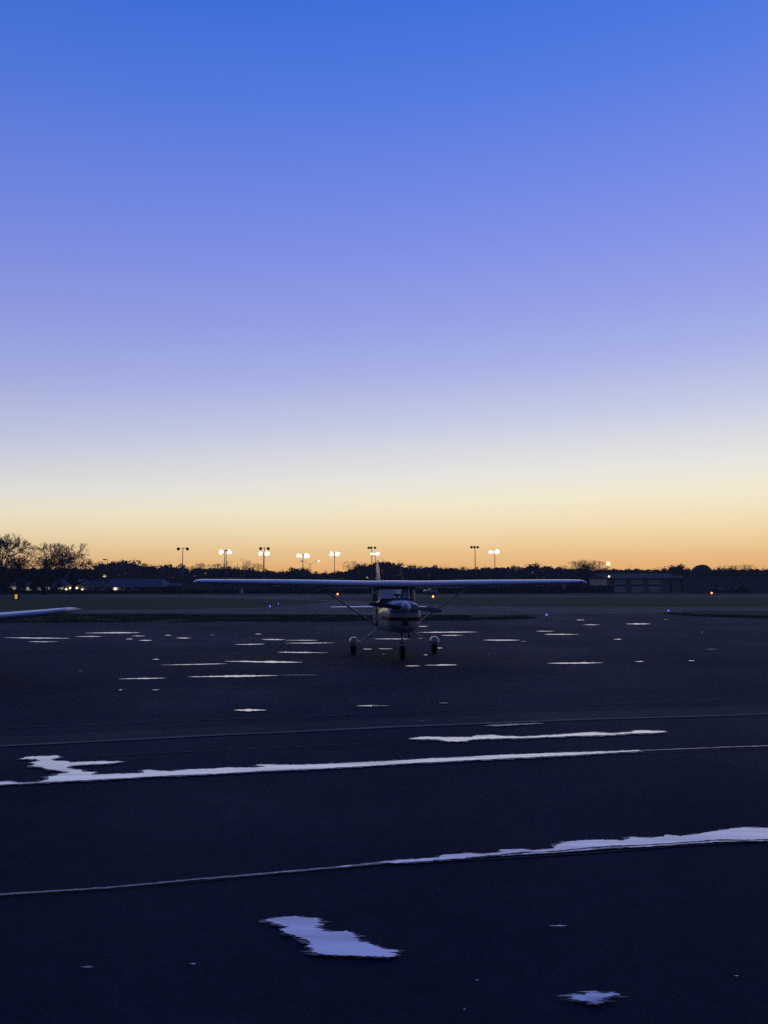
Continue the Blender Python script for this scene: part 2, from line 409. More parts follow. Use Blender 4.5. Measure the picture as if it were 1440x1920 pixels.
# lighter strip of newer paving with a worn painted line along it
strip = edge([gp(-600, 1404), gp(0, 1385), gp(720, 1350), gp(1440, 1323), gp(2000, 1306)], 0.03, 0.5, 8) + \
        list(reversed(edge([gp(-600, 1424), gp(0, 1403), gp(720, 1366.5), gp(1440, 1341), gp(2000, 1324)], 0.02, 0.5, 9)))
sheet('pavement_strip', strip, 0.015, M['strip'])
ribbon('painted_line', [(-500, 1421), (0, 1402), (360, 1384), (720, 1366), (1080, 1352), (1440, 1341.5), (2000, 1326)], 0.10, 0.019, M['line'])
for pix, w in (([(-300, 1700), (0, 1686), (360, 1659), (720, 1626), (1080, 1604), (1440, 1582), (1800, 1562)], 0.018),
               ([(-400, 1490), (0, 1475), (360, 1458), (720, 1438), (1080, 1420), (1440, 1405.5), (1800, 1392)], 0.018),
               ([(170, 1421), (470, 1407), (720, 1395)], 0.03),
               ([(0, 1368), (400, 1352), (720, 1340), (1100, 1324), (1440, 1310)], 0.05),
               ([(0, 1240), (300, 1229), (720, 1222), (1100, 1214), (1440, 1210)], 0.06),
               ([(0, 1300), (500, 1290), (1000, 1275), (1440, 1262)], 0.05)):
    ribbon('pavement_seam', pix, w, 0.0175, M['tar'])

# ------------------------------------------------------------------ puddles
def rag(pix, amp=1.0, step=5.0, seed=0):
    """outline refined with fine sideways combing, as water creeping into coarse asphalt shows at a low angle"""
    rr = random.Random(seed); out = []; n = len(pix)
    for i in range(n):
        (x0, y0), (x1, y1) = pix[i], pix[(i + 1) % n]
        k = max(1, int(math.hypot((x1 - x0) / step, (y1 - y0) / 0.9)))
        for j in range(k):
            t = j / k; w = amp * (2.0 if j == 0 else 4.4)
            steep = min(1.0, abs(y1 - y0) * 3 / (abs(x1 - x0) + .01))
            out.append((x0 + (x1 - x0) * t + rr.gauss(0, w) * (.35 + .65 * steep), y0 + (y1 - y0) * t + rr.gauss(0, amp * 0.55) * (1 - .8 * steep)))
    return out
def puddle(pix, material='water', z=0.0235):
    return sheet('puddle', [gp(*p) for p in pix], z, M[material])
def pool(pix, amp, step, seed, material='water', z=0.0235, margin=True):
    """a puddle in its damp margin"""
    if margin:
        area = sum(a[0] * b[1] - b[0] * a[1] for a, b in zip(pix, pix[1:] + pix[:1])); sg = 1 if area > 0 else -1
        out = []
        n = len(pix)
        for i in range(n):
            (xa, ya), (xb, yb) = pix[i - 1], pix[(i + 1) % n]
            dx, dy = xb - xa, (yb - ya) * 4; l = math.hypot(dx, dy) + 1e-6
            out.append((pix[i][0] + sg * dy / l * 7, pix[i][1] - sg * dx / l * 1.5))
        o = puddle(rag(out, amp * 1.8, step, seed + 500), 'damp', z - 0.0022); o.name = 'damp_margin'
    return puddle(rag(pix, amp, step, seed), material, z)
def half(pts, ox, oy): return [(ox + x / 2.0, oy + y / 2.0) for x, y in pts]
# foreground puddle
pool([(495,1734),(515,1730),(530,1727.5),(555,1726),(565,1729),(595,1730),(602,1740),(597,1747),(607,1755),(627,1756),(650,1754),(665,1762),(672,1774),(690,1776),(700,1782),(720,1788),(748,1791),(738,1796),(744,1799),(728,1804),(700,1803),(665,1801),(635,1800),(600,1799),(583,1793),(588,1788),(577,1783),(583,1778),(575,1772),(555,1764),(535,1757),(527,1753),(540,1747),(530,1744),(510,1738)], 1.1, 5, 1)
pool([(1067,1875),(1080,1873),(1092,1877),(1105,1874),(1107,1869),(1122,1870),(1127,1874),(1150,1871),(1159,1876),(1142,1881),(1130,1882),(1125,1890),(1115,1894),(1102,1889),(1090,1887),(1072,1883)], 1.6, 4, 2, 'shallow')
# long puddles lying along the pavement seams
pool(half([(-20,246.5),(60,239),(120,236),(200,230),(230,220),(320,213),(380,216),(440,209),(432,200),(520,197),(560,203),(640,195),(645,183),(680,170),(760,163),(820,162),(900,165),(920,150),(990,155),(1050,150),(1060,143),(1110,148),(1180,140),(1240,130),(1290,122),(1350,115),(1440,118),(1640,114),(1800,106),(1900,101),(2040,93),
     (1900,110),(1780,124),(1640,146),(1440,160),(1330,162),(1250,161),(1160,168),(1060,175),(960,181),(860,184),(760,191),(690,199),(640,204),(590,208),(520,208),(420,219),(330,226),(300,232),(200,238),(120,246),(60,249),(-20,248.5)], 720, 1500), 0.8, 6, 3)
for k_, p_ in enumerate(([(440,221),(560,209.5),(640,206),(760,195),(860,187),(960,184),(1060,178),(1250,165),(1440,163),(1440,166),(1250,169),(1060,183),(960,189),(860,193),(760,201),(640,211),(560,214),(440,223)],)):
    puddle(rag(half(p_, 720, 1500), 0.7, 6, 30 + k_), 'shallow', 0.0225)
for k_, (a_, b_) in enumerate(((500, 562), (575, 612), (628, 668), (676, 712))):
    def f_(x):
        P_ = ((0, 1684), (200, 1671.4), (350, 1657), (500, 1644.2), (600, 1635.6), (720, 1623.8))
        for (xa, ya), (xb, yb) in zip(P_[:-1], P_[1:]):
            if x <= xb: return ya + (yb - ya) * (x - xa) / (xb - xa)
        return P_[-1][1]
    puddle(rag([(a_, f_(a_) + .3), ((a_ + b_) / 2, f_((a_ + b_) / 2) - 1.1 - k_ * .3), (b_, f_(b_) - .4), ((a_ + b_) / 2, f_((a_ + b_) / 2) + .7 + k_ * .25)], 0.5, 5, 40 + k_), 'shallow', 0.0228)
puddle(rag(half([(-200,378),(0,365),(400,340),(700,311),(1000,285.5),(1200,268),(1440,243),(1440,252),(1200,274),(1000,291),(700,316),(400,345),(0,371),(-200,386)], 0, 1500), 0.7, 8, 4), 'film', 0.0215)
pool(half([(-60,344),(0,342),(40,340),(70,346),(150,342),(185,330),(180,322),(210,318),(215,312),(265,305),(180,293),(160,285),(110,283),(130,272),(115,268),(150,262),(135,255),(75,254),(110,246),(215,242),(228,248),(190,255),(205,262),(250,263),(260,268),(380,264),(465,265),(400,272),(300,277),(260,282),(250,290),(310,298),(315,304),(360,303),(345,315),(450,311),(545,308),(530,298),(560,296),(600,300),(640,302),(700,295),(800,292),(850,288),(950,288),(1000,283),(960,278),(980,275),(1100,278),(1200,275),(1300,270),(1440,264),
     (1540,258),(1640,252),(1740,248),(1820,243),(1880,240),(1980,236),(2080,232),(2200,228),(2290,226),(2400,221),
     (2400,224),(2290,231),(2140,240),(1940,250),(1740,260),(1540,270),(1440,277),(1200,291),(1000,299),(800,311),(600,319),(400,331),(200,341),(100,347),(0,352),(-60,356)], 0, 1300), 0.6, 6, 5)
puddle(rag(half([(2385,221),(2640,211),(2880,202),(2880,204.5),(2640,213.5),(2385,224)], 0, 1300), 0.4, 8, 6), 'film', 0.0215)
pool(half([(90,178),(140,170),(230,172),(330,172),(350,165),(410,164),(440,168),(520,170),(640,163),(780,153),(860,157),(930,152),(940,147),(990,147),(1050,149),(1060,152),(1000,155),(940,157),(850,163),(700,167),(560,173),(460,176),(400,177),(330,180),(300,187),(240,187),(200,180)], 720, 1300), 0.6, 6, 7)
puddle(rag(half([(370,127),(470,121),(560,118),(600,119),(480,127),(420,130)], 720, 1300), 0.5, 6, 8), 'film')
#puddle(rag([(170,1421),(320,1413.5),(470,1406.5),(600,1400),(600,1401.3),(470,1408),(320,1415),(170,1422.4)], 0.3, 8, 9), 'film')

def lens(x0, x1, y, th, tilt=0.0, seed=0, material='water'):
    """a long flat puddle seen at a low angle: ragged, thickest off centre"""
    rr = random.Random(seed); w = x1 - x0; n = max(5, min(26, int(w / 5)))
    pk = rr.uniform(0.35, 0.65); top, bot = [], []
    for i in range(n + 1):
        t = i / n
        e = (t / pk if t < pk else (1 - t) / (1 - pk)) ** 0.7
        e = max(0.02, e * rr.uniform(0.55, 1.0))
        yy = y + tilt * (t - 0.5)
        top.append((x0 + w * t + rr.gauss(0, w * .006), yy - th * 0.5 * e * rr.uniform(.5, 1.2)))
        bot.append((x0 + w * t + rr.gauss(0, w * .006), yy + th * 0.5 * e))
    puddle(top + list(reversed(bot)), material)
LENS = [(438,500,1334.5,5,0),(668,734,1326,3.6,-.5),(783,797,1354.5,2.5,0),
 (300,425,1247.6,2.2,-2.6),(420,568,1242.6,4.5,2),(221,312,1274.4,2.6,-1.5),(350,522,1270,4.6,-2.5),(522,600,1267.8,1.2,0),
 (222,230,1296,1.6,0),(285,300,1296,1.6,0),(145,156,1260,1.4,0),(285,299,1238,2.2,0),
 (8,132,1197.5,3.2,1.4),(52,111,1204.5,2.2,0),(140,193,1194.6,2.1,0),(158,264,1187.6,2.8,-1),(235,250,1199.5,1.8,0),(247,273,1193.6,1.8,0),
 (260,286,1202,2.6,0),(308,322,1192.4,1.8,0),(330,359,1197.5,2.6,0),(394,403,1192,1.4,0),(478,491,1190,1.6,0),(490,536,1200.4,3.0,.4),
 (534,596,1201.8,1.6,0),(438,497,1209.5,2.1,-1),(534,626,1207,2.1,-.6),(520,614,1225,2.6,1),(698,770,1199.2,2.1,0),
 (782,803,1175.5,1.8,0),(784,898,1186.4,2.8,-.8),(826,868,1192.4,2.3,0),(782,796,1198.4,1.4,0),(818,830,1216.4,2.2,0),
 (750,790,1250.5,2.4,0),(795,858,1248.8,3.6,-1),(905,976,1201.5,2.8,0),(976,990,1204,1.4,0),(1003,1041,1184.6,1.8,.4),(1020,1086,1190.6,2.6,.4),
 (1080,1096,1163.2,1.7,0),(1092,1126,1172.2,1.7,0),(1172,1221,1170.6,3.2,0),(1150,1166,1199.8,1.6,0),(1026,1132,1245,4,-1),(1190,1208,1242,1.8,-.6),
 (1291,1303,1240.6,1.6,0),(1324,1346,1218.8,1.4,0),(680,699,1218.5,2,0),(709,737,1218,2,0),(715,724,1228,1.3,0),(794,803,1229.5,1.6,0),
 (915,918,1229,1.4,0),(1314,1319,1186.3,1.4,0),(1242,1256,1162,1.2,0),
 (1029,1064,1744.2,2.6,0),(356,368,1816.5,3,0),(1377,1386,1839.5,2.4,0),(891,898,1847.5,2.6,0),(868,874,1903,2.4,0)]
for i, (a, b, y, th, tl) in enumerate(LENS): lens(a, b, y, th, tl, 100 + i, 'film' if th < 1.5 else ('rippled' if y < 1320 else 'water'))
for i, (a, b, y, th) in enumerate([(150,176,1822.5,6),(822,842,1321,2)]): lens(a, b, y, th, 0, 300 + i, 'film')

# ------------------------------------------------------------------ turf blades along the strips (uncountable)
def turf(name, zones, seed):
    rr = random.Random(seed); mb = MB()
    for (pa, pb, wa, n, h) in zones:
        a, b = gp(*pa), gp(*pb)
        for _ in range(n):
            t = rr.random(); p = a.lerp(b, t); q = p + Vector((0, 1, 0)) * (rr.random() ** 1.15) * wa
            if noise.noise(Vector((q.x * .5, q.y * .5, 2))) < -0.25: continue
            for k in range(3):
                s = h * rr.uniform(.4, 1.25); an = rr.uniform(0, 6.28); w = .012 + .02 * rr.random()
                bx, by = q.x + rr.gauss(0, .06), q.y + rr.gauss(0, .06)
                dx, dy = math.cos(an) * w, math.sin(an) * w; lx, ly = rr.gauss(0, .9) * s, rr.gauss(0, .9) * s
                mb.add([(bx - dx, by - dy, 0), (bx + dx, by + dy, 0), (bx + lx, by + ly, s * .75)], [(0, 1, 2)])
    return tag(mb.build(name, M['blade']), kind='stuff')
turf('grass', [((-120, 1168.6), (250, 1166.6), 9.5, 7500, .10), ((250, 1166.5), (650, 1165.5), 8.5, 7500, .10), ((650, 1165.5), (900, 1163.5), 6.5, 4200, .10),
               ((900, 1163.5), (1005, 1159.6), 3.2, 1200, .09), ((1290, 1155), (1560, 1163), 4.5, 2400, .09)], 5)

# ------------------------------------------------------------------ aircraft
def ring(y, w, zb, zt, n=28, e=2.6, xo=0.0):
    zc, hz = (zb + zt) / 2, (zt - zb) / 2; out = []
    for k in range(n):
        t = 2 * math.pi * k / n + math.pi / n; c, s = math.cos(t), math.sin(t)
        out.append(Vector((xo + w * math.copysign(abs(c) ** (2 / e), c), y, zc + hz * math.copysign(abs(s) ** (2 / e), s))))
    return out
FOIL = [(1, 0), (.9, .021), (.75, .047), (.6, .068), (.45, .078), (.3, .079), (.2, .073), (.12, .061), (.06, .045), (.025, .030), (.008, .017), (0, 0),
        (.008, -.014), (.025, -.022), (.06, -.030), (.12, -.036), (.2, -.041), (.35, -.042), (.55, -.035), (.75, -.023), (.9, -.011)]
def foil(x, le, chord, z, thick=1.0, inc=1.5, vertical=False):
    a = rad(inc); out = []
    for c, h in FOIL:
        dy, dz = c * chord, h * chord * thick
        if vertical: out.append(Vector((dz, le + dy, x)))
        else: out.append(Vector((x, le + dy * math.cos(a) + dz * math.sin(a), z + dz * math.cos(a) - dy * math.sin(a))))
    return out

def high_wing(loc, rz):
    t = thing('light_airplane', 'white high wing single propeller airplane with dark red cowl band, roped to the tarmac', 'airplane', loc, rz)
    W = M['white']
    # fuselage: firewall to tail
    mb = MB()
    mb.loft([ring(-.56, .46, .62, 1.42), ring(-.1, .50, .59, 1.40), ring(.4, .52, .57, 1.39), ring(1.0, .52, .58, 1.39), ring(1.5, .49, .62, 1.40),
             ring(2.05, .42, .68, 1.45, e=2.3), ring(2.9, .30, .78, 1.38, e=2.2), ring(4.0, .17, .90, 1.28, e=2.1), ring(4.95, .07, 1.0, 1.20, e=2), ring(5.15, .02, 1.05, 1.15, e=2)])
    fus = mb.build('fuselage', W, t, True, 50)
    # doors
    for s in (-1, 1):
        d = MB(); x0, x1 = .505, .532
        d.box(*(sorted((s * x0, s * x1))), .12, .92, .80, 1.33)
        dr = d.build('door', W, t)
        MB().box(*(sorted((s * .532, s * .55))), .78, .88, 1.12, 1.15).build('handle', M['grey_metal'], dr)
    # cowling
    mb = MB()
    mb.loft([ring(-1.56, .29, .84, 1.37, e=2.6), ring(-1.53, .335, .79, 1.395, e=2.7), ring(-1.46, .375, .74, 1.415, e=2.8), ring(-1.25, .415, .67, 1.425, e=2.8),
             ring(-.95, .44, .64, 1.43, e=2.8), ring(-.565, .465, .615, 1.43, e=2.7)])
    cowl = mb.build('engine_cowling', M['cowl'], t, True, 50)
    for s in (-1, 1):
        MB().ball((s * .215, -1.54, 1.275), (.12, .05, .055), 16, 8).build('air_intake', M['black'], cowl, True)
    MB().box(-.065, .065, -1.60, -1.45, .86, .955).build('landing_light', M['black'], cowl)
    MB().tube([(.17, -.95, .68), (.17, -1.0, .58), (.17, -.93, .52)], .028, 10).build('exhaust_pipe', M['grey_metal'], cowl, True)
    # spinner and propeller, nearly level
    sp = MB(); sp.loft([ring(y, r, 1.275 - r, 1.275 + r, 20, 2) for y, r in ((-1.58, .125), (-1.64, .122), (-1.72, .10), (-1.79, .065), (-1.83, .02))])
    spn = sp.build('spinner', W, t, True, 60)
    pr = 0.86
    for s in (-1, 1):
        rings = []
        for q in range(9):
            u = q / 8; r = .07 + (pr - .07) * u
            ch = (.075 + .055 * math.sin(min(1, u * 1.5) * math.pi * .5)) * (1 if u < .8 else 1 - .55 * (u - .8) / .2)
            tw = rad(48 - 34 * u) * s; th = .020 - .012 * u
            rg = []
            for k in range(10):
                a = 2 * math.pi * k / 10; cx, cy = math.cos(a) * ch / 2, math.sin(a) * th / 2
                rg.append(Vector((s * r, -1.62 + cx * math.sin(tw) + cy * math.cos(tw), 1.275 - .085 * s * u + cx * math.cos(tw) - cy * math.sin(tw))))
            rings.append(rg)
        MB().loft(rings).build('propeller_blade', M['bladepaint'], spn, True, 60)
    # wings
    for s in (-1, 1):
        secs = [(.53, 0, 1.63, 1.80, 1.0), (1.4, 0, 1.63, 1.812, 1.0), (2.3, 0, 1.63, 1.828, 1.0), (3.4, .10, 1.42, 1.848, .98), (4.5, .20, 1.20, 1.868, .95), (4.88, .235, 1.13, 1.874, .92)]
        w = MB().loft([foil(s * x, le, c, z, th, 1.5 - .5 * max(0, x - 2.3)) for x, le, c, z, th in secs]).build('wing', W, t, True, 60)
        tip = [(4.88, .235, 1.13, 1.874, .93), (5.06, .245, 1.10, 1.875, .90), (5.14, .26, 1.06, 1.872, .80), (5.185, .29, .98, 1.866, .60), (5.20, .36, .8, 1.860, .3)]
        tp = MB().loft([foil(s * x, le, c, z, th, .2) for x, le, c, z, th in tip]).build('wing_tip', W, w, True, 70)
        MB().ball((s * 5.02, .27, 1.885), (.035, .07, .028), 10, 6).build('navigation_light', M['black' if s > 0 else 'grey_metal'], w, True)
        # lift strut, faired
        a, b = Vector((s * 2.02, .42, 1.775)), Vector((s * .47, .40, .74))
        MB().tube([a, a.lerp(b, .5), b], [.042, .046, .044], 12, flat=.55).build('wing_strut', M['white'], t, True)
        MB().box(*(sorted((s * 1.96, s * 2.10))), .32, .52, 1.745, 1.785).build('strut_fitting', M['grey_metal'], t)
    # centre section over the cabin
    MB().loft([foil(x, le, c, z, th, 1.5) for x, le, c, z, th in ((-.53, 0, 1.63, 1.80, 1.0), (-.3, -.03, 1.66, 1.802, 1.03), (.3, -.03, 1.66, 1.802, 1.03), (.53, 0, 1.63, 1.80, 1.0))]).build('cabin_roof', W, t, True, 60)
    MB().loft([ring(y, w, zb, zt, 20, 3) for y, w, zb, zt in ((.03, .50, 1.715, 1.80), (.7, .52, 1.70, 1.80), (1.5, .48, 1.68, 1.76))]).build('cabin_ceiling', M['interior'], t, True, 50)
    # windscreen, curved round the front, plus posts and side and rear windows
    n = 12; vs = []; lo, hi = [], []
    for k in range(n + 1):
        a = math.pi * k / n - math.pi / 2
        lo.append(Vector((.485 * math.sin(a), .22 - .62 * math.cos(a) ** .8, 1.385 + .02 * math.cos(a))))
        hi.append(Vector((.47 * math.sin(a), .26 - .22 * math.cos(a) ** .8, 1.745)))
    MB().add(lo + hi, [(k, k + 1, k + n + 2, k + n + 1) for k in range(n)]).build('windscreen', M['plexi'], t, True)
    for s in (-1, 1):
        MB().tube([(s * .485, .23, 1.37), (s * .475, .27, 1.76)], [.035, .032], 8).build('windscreen_post', W, t, True)
        MB().tube([(s * .505, .94, 1.36), (s * .485, .90, 1.76)], [.045, .04], 8).build('door_post', W, t, True)
        MB().tube([(s * .47, 1.56, 1.36), (s * .45, 1.42, 1.76)], [.05, .045], 8).build('rear_post', W, t, True)
        MB().add([(s*.50,.27,1.38),(s*.505,.91,1.38),(s*.485,.88,1.73),(s*.475,.29,1.73)], [(0,1,2,3)]).build('side_window', M['plexi'], t)
        MB().add([(s*.505,.98,1.38),(s*.475,1.5,1.38),(s*.455,1.40,1.73),(s*.485,.94,1.73)], [(0,1,2,3)]).build('side_window', M['plexi'], t)
        st = MB(); st.loft([ring(.62 + .02 * q, .19 - .012 * q, .95 + .0 * q, 1.40 + .02 * q, 16, 4, s * .24) for q in range(4)])
        st.build('seat', M['interior'], t, True, 50)
    MB().add([(-.45,1.46,1.72),(.45,1.46,1.72),(.40,2.02,1.43),(-.40,2.02,1.43)], [(0,1,2,3)]).build('rear_window', M['plexi'], t)
    gs = MB().loft([ring(-.30, .36, 1.34, 1.425, 20, 2.5), ring(-.05, .45, 1.34, 1.475, 20, 2.8), ring(.10, .45, 1.34, 1.47, 20, 3)]).build('glareshield', M['interior'], t, True, 50)
    cp = MB(); cp.box(-.05, .05, -.06, .02, 1.50, 1.575); cp.tube([(0, -.02, 1.46), (0, -.02, 1.51)], .018, 8); cp.box(-.10, -.055, -.05, 0, 1.535, 1.58); cp.box(.055, .09, -.05, 0, 1.54, 1.575)
    cp.build('compass', M['black'], t)
    # gear
    for s in (-1, 1):
        MB().tube([(s * .40, .70, .66), (s * .62, .69, .50), (s * .90, .67, .325), (s * 1.02, .66, .255)], [.045, .04, .034, .034], 10, flat=.45).build('gear_leg', W, t, True)
        wh = MB(); X = s * 1.075
        prof = [(-.070, .07), (-.076, .125), (-.066, .165), (-.035, .183), (.035, .183), (.066, .165), (.076, .125), (.070, .07)]
        rings = [[Vector((X + x, .66 + r * math.cos(u), .185 + r * math.sin(u))) for u in (2 * math.pi * k / 24 for k in range(24))] for x, r in prof]
        wl = wh.loft(rings).build('wheel', M['rubber'], t, True, 60)
        # spat: a teardrop over the wheel, open below
        spt = MB(); secs = []
        for y, w, zb, zt in ((.36, .03, .30, .36), (.39, .085, .245, .41), (.47, .110, .215, .445), (.60, .120, .205, .455), (.78, .112, .21, .44), (1.0, .08, .235, .40), (1.2, .02, .28, .33)):
            secs.append(ring(y, w, zb, zt, 20, 2.1, X))
        spt.loft(secs); spt.build('wheel_fairing', W, t, True, 60)
    MB().tube([(0, -.95, .70), (0, -1.0, .46), (0, -1.02, .40)], [.032, .028, .026], 10).build('nose_gear_strut', M['grey_metal'], t, True)
    fk = MB()
    for s in (-1, 1): fk.box(*(sorted((s * .070, s * .088))), -1.05, -.99, .17, .40)
    fk.box(-.088, .088, -1.05, -.99, .385, .41); fk.build('nose_gear_fork', M['grey_metal'], t)
    rings = [[Vector((x, -1.02 + r * math.cos(u), .17 + r * math.sin(u))) for u in (2 * math.pi * k / 24 for k in range(24))]
             for x, r in ((-.045, .06), (-.062, .115), (-.055, .15), (-.03, .168), (.03, .168), (.055, .15), (.062, .115), (.045, .06))]
    MB().loft(rings).build('nose_wheel', M['rubber'], t, True, 60)
    # tail
    for s in (-1, 1):
        MB().loft([foil(s * x, le, c, 1.10, th, -1) for x, le, c, th in ((.05, 4.05, .78, .7), (.8, 4.18, .66, .65), (1.45, 4.30, .54, .6), (1.52, 4.36, .42, .35))]).build('tailplane', W, t, True, 60)
        MB().loft([foil(s * x, le, c, 1.094, th, 1) for x, le, c, th in ((.10, 4.84, .46, .55), (.8, 4.85, .42, .5), (1.47, 4.85, .36, .4))]).build('elevator', W, t, True, 60)
    MB().loft([foil(z, le, c, 0, th, 0, True) for z, le, c, th in ((1.18, 3.55, 1.3, .5), (1.35, 3.95, .98, .6), (1.9, 4.38, .72, .65), (2.4, 4.72, .52, .65), (2.48, 4.80, .42, .5))]).build('tail_fin', W, t, True, 60)
    MB().loft([foil(z, le, c, 0, th, 0, True) for z, le, c, th in ((2.485, 4.79, .50, .62), (2.58, 4.86, .44, .55), (2.63, 4.94, .34, .35))]).build('fin_cap', M['red'], t, True, 60)
    MB().loft([foil(z, le, c, 0, th, 0, True) for z, le, c, th in ((1.1, 4.93, .42, .5), (1.9, 5.11, .36, .5), (2.47, 5.25, .28, .45))]).build('rudder', W, t, True, 60)
    MB().tube([(.26, .75, 1.90), (.25, .90, 2.06), (.23, 1.05, 2.22)], [.006, .006, .005], 6).build('antenna', M['grey_metal'], t)
    return t
plane = high_wing((.335, 19.1, 0.012), rad(6.2))

def rope(label, a, b, sag=.04):
    a, b = Vector(a), Vector(b); pts = []
    for k in range(9):
        u = k / 8; p = a.lerp(b, u); p.z -= sag * 4 * u * (1 - u); pts.append(p)
    o = MB().tube(pts, .006, 6).build('tie_down_rope', M['rope']); tag(o, label, 'rope', 'ropes tying down the airplane wings')
    return o
PM = Matrix.Translation(Vector((.335, 19.1, .012))) @ Matrix.Rotation(rad(6.2), 4, 'Z')
rope('tie down rope on the wing nearer the second airplane', PM @ Vector((-2.03, .45, 1.74)), gp(515, 1228, .02))
rope('tie down rope slanting from the wing farther from the second airplane', PM @ Vector((2.03, .45, 1.74)), gp(1046, 1221, .02))

def low_wing(loc, rz):
    t = thing('low_wing_airplane', 'white low wing airplane of which only one upswept wing reaches into view', 'airplane', loc, rz)
    W = M['white']
    MB().loft([ring(-2.0, .30, .95, 1.45), ring(-1.9, .40, .86, 1.50), ring(-1.0, .52, .72, 1.58), ring(-.3, .56, .66, 1.60), ring(.9, .57, .66, 1.60), ring(1.8, .50, .74, 1.62, e=2.3),
               ring(3.2, .28, .95, 1.50, e=2.2), ring(4.6, .10, 1.12, 1.38, e=2)]).build('fuselage', W, t, True, 50)
    MB().loft([ring(-.55, .42, 1.45, 1.60, e=2.6), ring(.0, .50, 1.45, 2.02, e=2.8), ring(.9, .52, 1.45, 2.05, e=2.8), ring(1.7, .40, 1.45, 1.85, e=2.5), ring(2.3, .2, 1.45, 1.62, e=2.3)]).build('cabin', M['glassdark'], t, True, 50)
    sp = MB().loft([ring(y, r, 1.2 - r, 1.2 + r, 16, 2) for y, r in ((-2.0, .15), (-2.15, .13), (-2.28, .06), (-2.32, .015))]).build('spinner', W, t, True, 60)
    for s in (-1, 1):
        MB().tube([(0, -2.06, 1.2), (s * .45, -2.06, 1.2 + s * .02), (s * .92, -2.06, 1.2 + s * .04)], [.05, .07, .05], 10, flat=.3).build('propeller_blade', M['bladepaint'], sp, True)
        dz = math.tan(rad(5.3))
        secs = [(.35, -.45, 1.85, .80 + dz * .35, 1.0), (1.0, -.12, 1.58, .80 + dz, 1.0), (3.0, -.08, 1.48, .80 + dz * 3, 1.0), (4.98, 0, 1.22, .80 + dz * 4.98, .9)]
        w = MB().loft([foil(s * x, le, c, z, th, 1) for x, le, c, z, th in secs]).build('wing', W, t, True, 60)
        tip = [(4.98, 0, 1.22, 0, .92), (5.10, .03, 1.16, .006, .86), (5.22, .06, 1.10, .016, .78), (5.29, .10, 1.0, .028, .66), (5.33, .18, .86, .036, .42)]
        MB().loft([foil(s * x, le, c, .80 + dz * x + up, th, 1) for x, le, c, up, th in tip]).build('wing_tip', W, w, True, 70)
        MB().tube([(s * 1.5, .5, .86), (s * 1.5, .5, .25)], .04, 8).build('gear_leg', W, t, True)
        rings = [[Vector((s * 1.5 + x, .5 + r * math.cos(u), .2 + r * math.sin(u))) for u in (2 * math.pi * k / 20 for k in range(20))] for x, r in ((-.07, .1), (-.07, .17), (-.04, .2), (.04, .2), (.07, .17), (.07, .1))]
        MB().loft(rings).build('wheel', M['rubber'], t, True, 60)
        MB().loft([foil(s * x, 4.0 + .05 * x, .75, 1.25, .7, 0) for x in (.05, .8, 1.45)]).build('tailplane', W, t, True, 60)
    MB().tube([(0, -1.4, .8), (0, -1.45, .2)], .035, 8).build('nose_gear_strut', M['grey_metal'], t, True)
    rings = [[Vector((x, -1.45 + r * math.cos(u), .17 + r * math.sin(u))) for u in (2 * math.pi * k / 20 for k in range(20))] for x, r in ((-.06, .09), (-.06, .15), (-.03, .17), (.03, .17), (.06, .15), (.06, .09))]
    MB().loft(rings).build('nose_wheel', M['rubber'], t, True, 60)
    MB().loft([foil(z, le, c, 0, th, 0, True) for z, le, c, th in ((1.3, 3.3, 1.3, .5), (1.8, 3.95, .85, .6), (2.35, 4.25, .6, .5))]).build('tail_fin', W, t, True, 60)
    return t
low_wing((-11.40, 14.0, .012), rad(0))

# ------------------------------------------------------------------ trees
def bare_tree(seed, Ht, spread=1.0, depth=7, clear=.18, rmin=.018, limbs=4, upright=.25):
    rr = random.Random(seed); tr, tw = MB(), MB(); cnt = [0]
    def grow(p, d, ln, r, lv):
        cnt[0] += 1
        k = 3 if lv < 3 else 2; pts = [p]; q = p.copy(); dd = d.copy()
        for i in range(k):
            dd = (dd + Vector((rr.gauss(0, .16), rr.gauss(0, .16), rr.gauss(.02, .10)))).normalized()
            q = q + dd * (ln / k); pts.append(q)
        r1 = max(rmin, r * .68)
        (tr if lv < 4 else tw).tube(pts, [max(rmin, r + (r1 - r) * i / k) for i in range(k + 1)], 6 if lv < 2 else 3, False)
        if lv >= depth: return
        nb = limbs if lv == 0 else (3 if rr.random() < .55 else 2)
        for b in range(nb):
            a = rr.uniform(0, 6.28) if lv else 6.28 * b / nb + rr.uniform(-.4, .4)
            e = rr.uniform(.35, .95) * spread * (1.15 if lv == 0 else 1)
            up = dd.cross(Vector((0, 0, 1))); up = up.normalized() if up.length > .05 else Vector((1, 0, 0))
            sd_ = up * math.cos(a) + dd.cross(up).normalized() * math.sin(a)
            nd = (dd * math.cos(e) + sd_ * math.sin(e) + Vector((0, 0, upright * (.4 if lv < 2 else .2)))).normalized()
            grow(q, nd, ln * rr.uniform(.66, .88) if lv else ln * rr.uniform(1.0, 1.35), r1 * rr.uniform(.62, .85), lv + 1)
        if 1 <= lv < depth - 1 and rr.random() < .8:
            m_ = pts[len(pts) // 2]; a = rr.uniform(0, 6.28)
            nd = (dd * .4 + Vector((math.cos(a), math.sin(a), rr.uniform(-.1, .5)))).normalized()
            grow(m_, nd, ln * .55, r * .4, min(depth, lv + 2))
    grow(Vector((0, 0, -.1)), Vector((0, 0, 1)), Ht * clear, Ht * .038, 0)
    zmax = max(v[2] for v in tr.v + tw.v); k = Ht / zmax
    for m in (tr, tw): m.v = [(v[0] * k, v[1] * k, v[2] * k) for v in m.v]
    return tr, tw
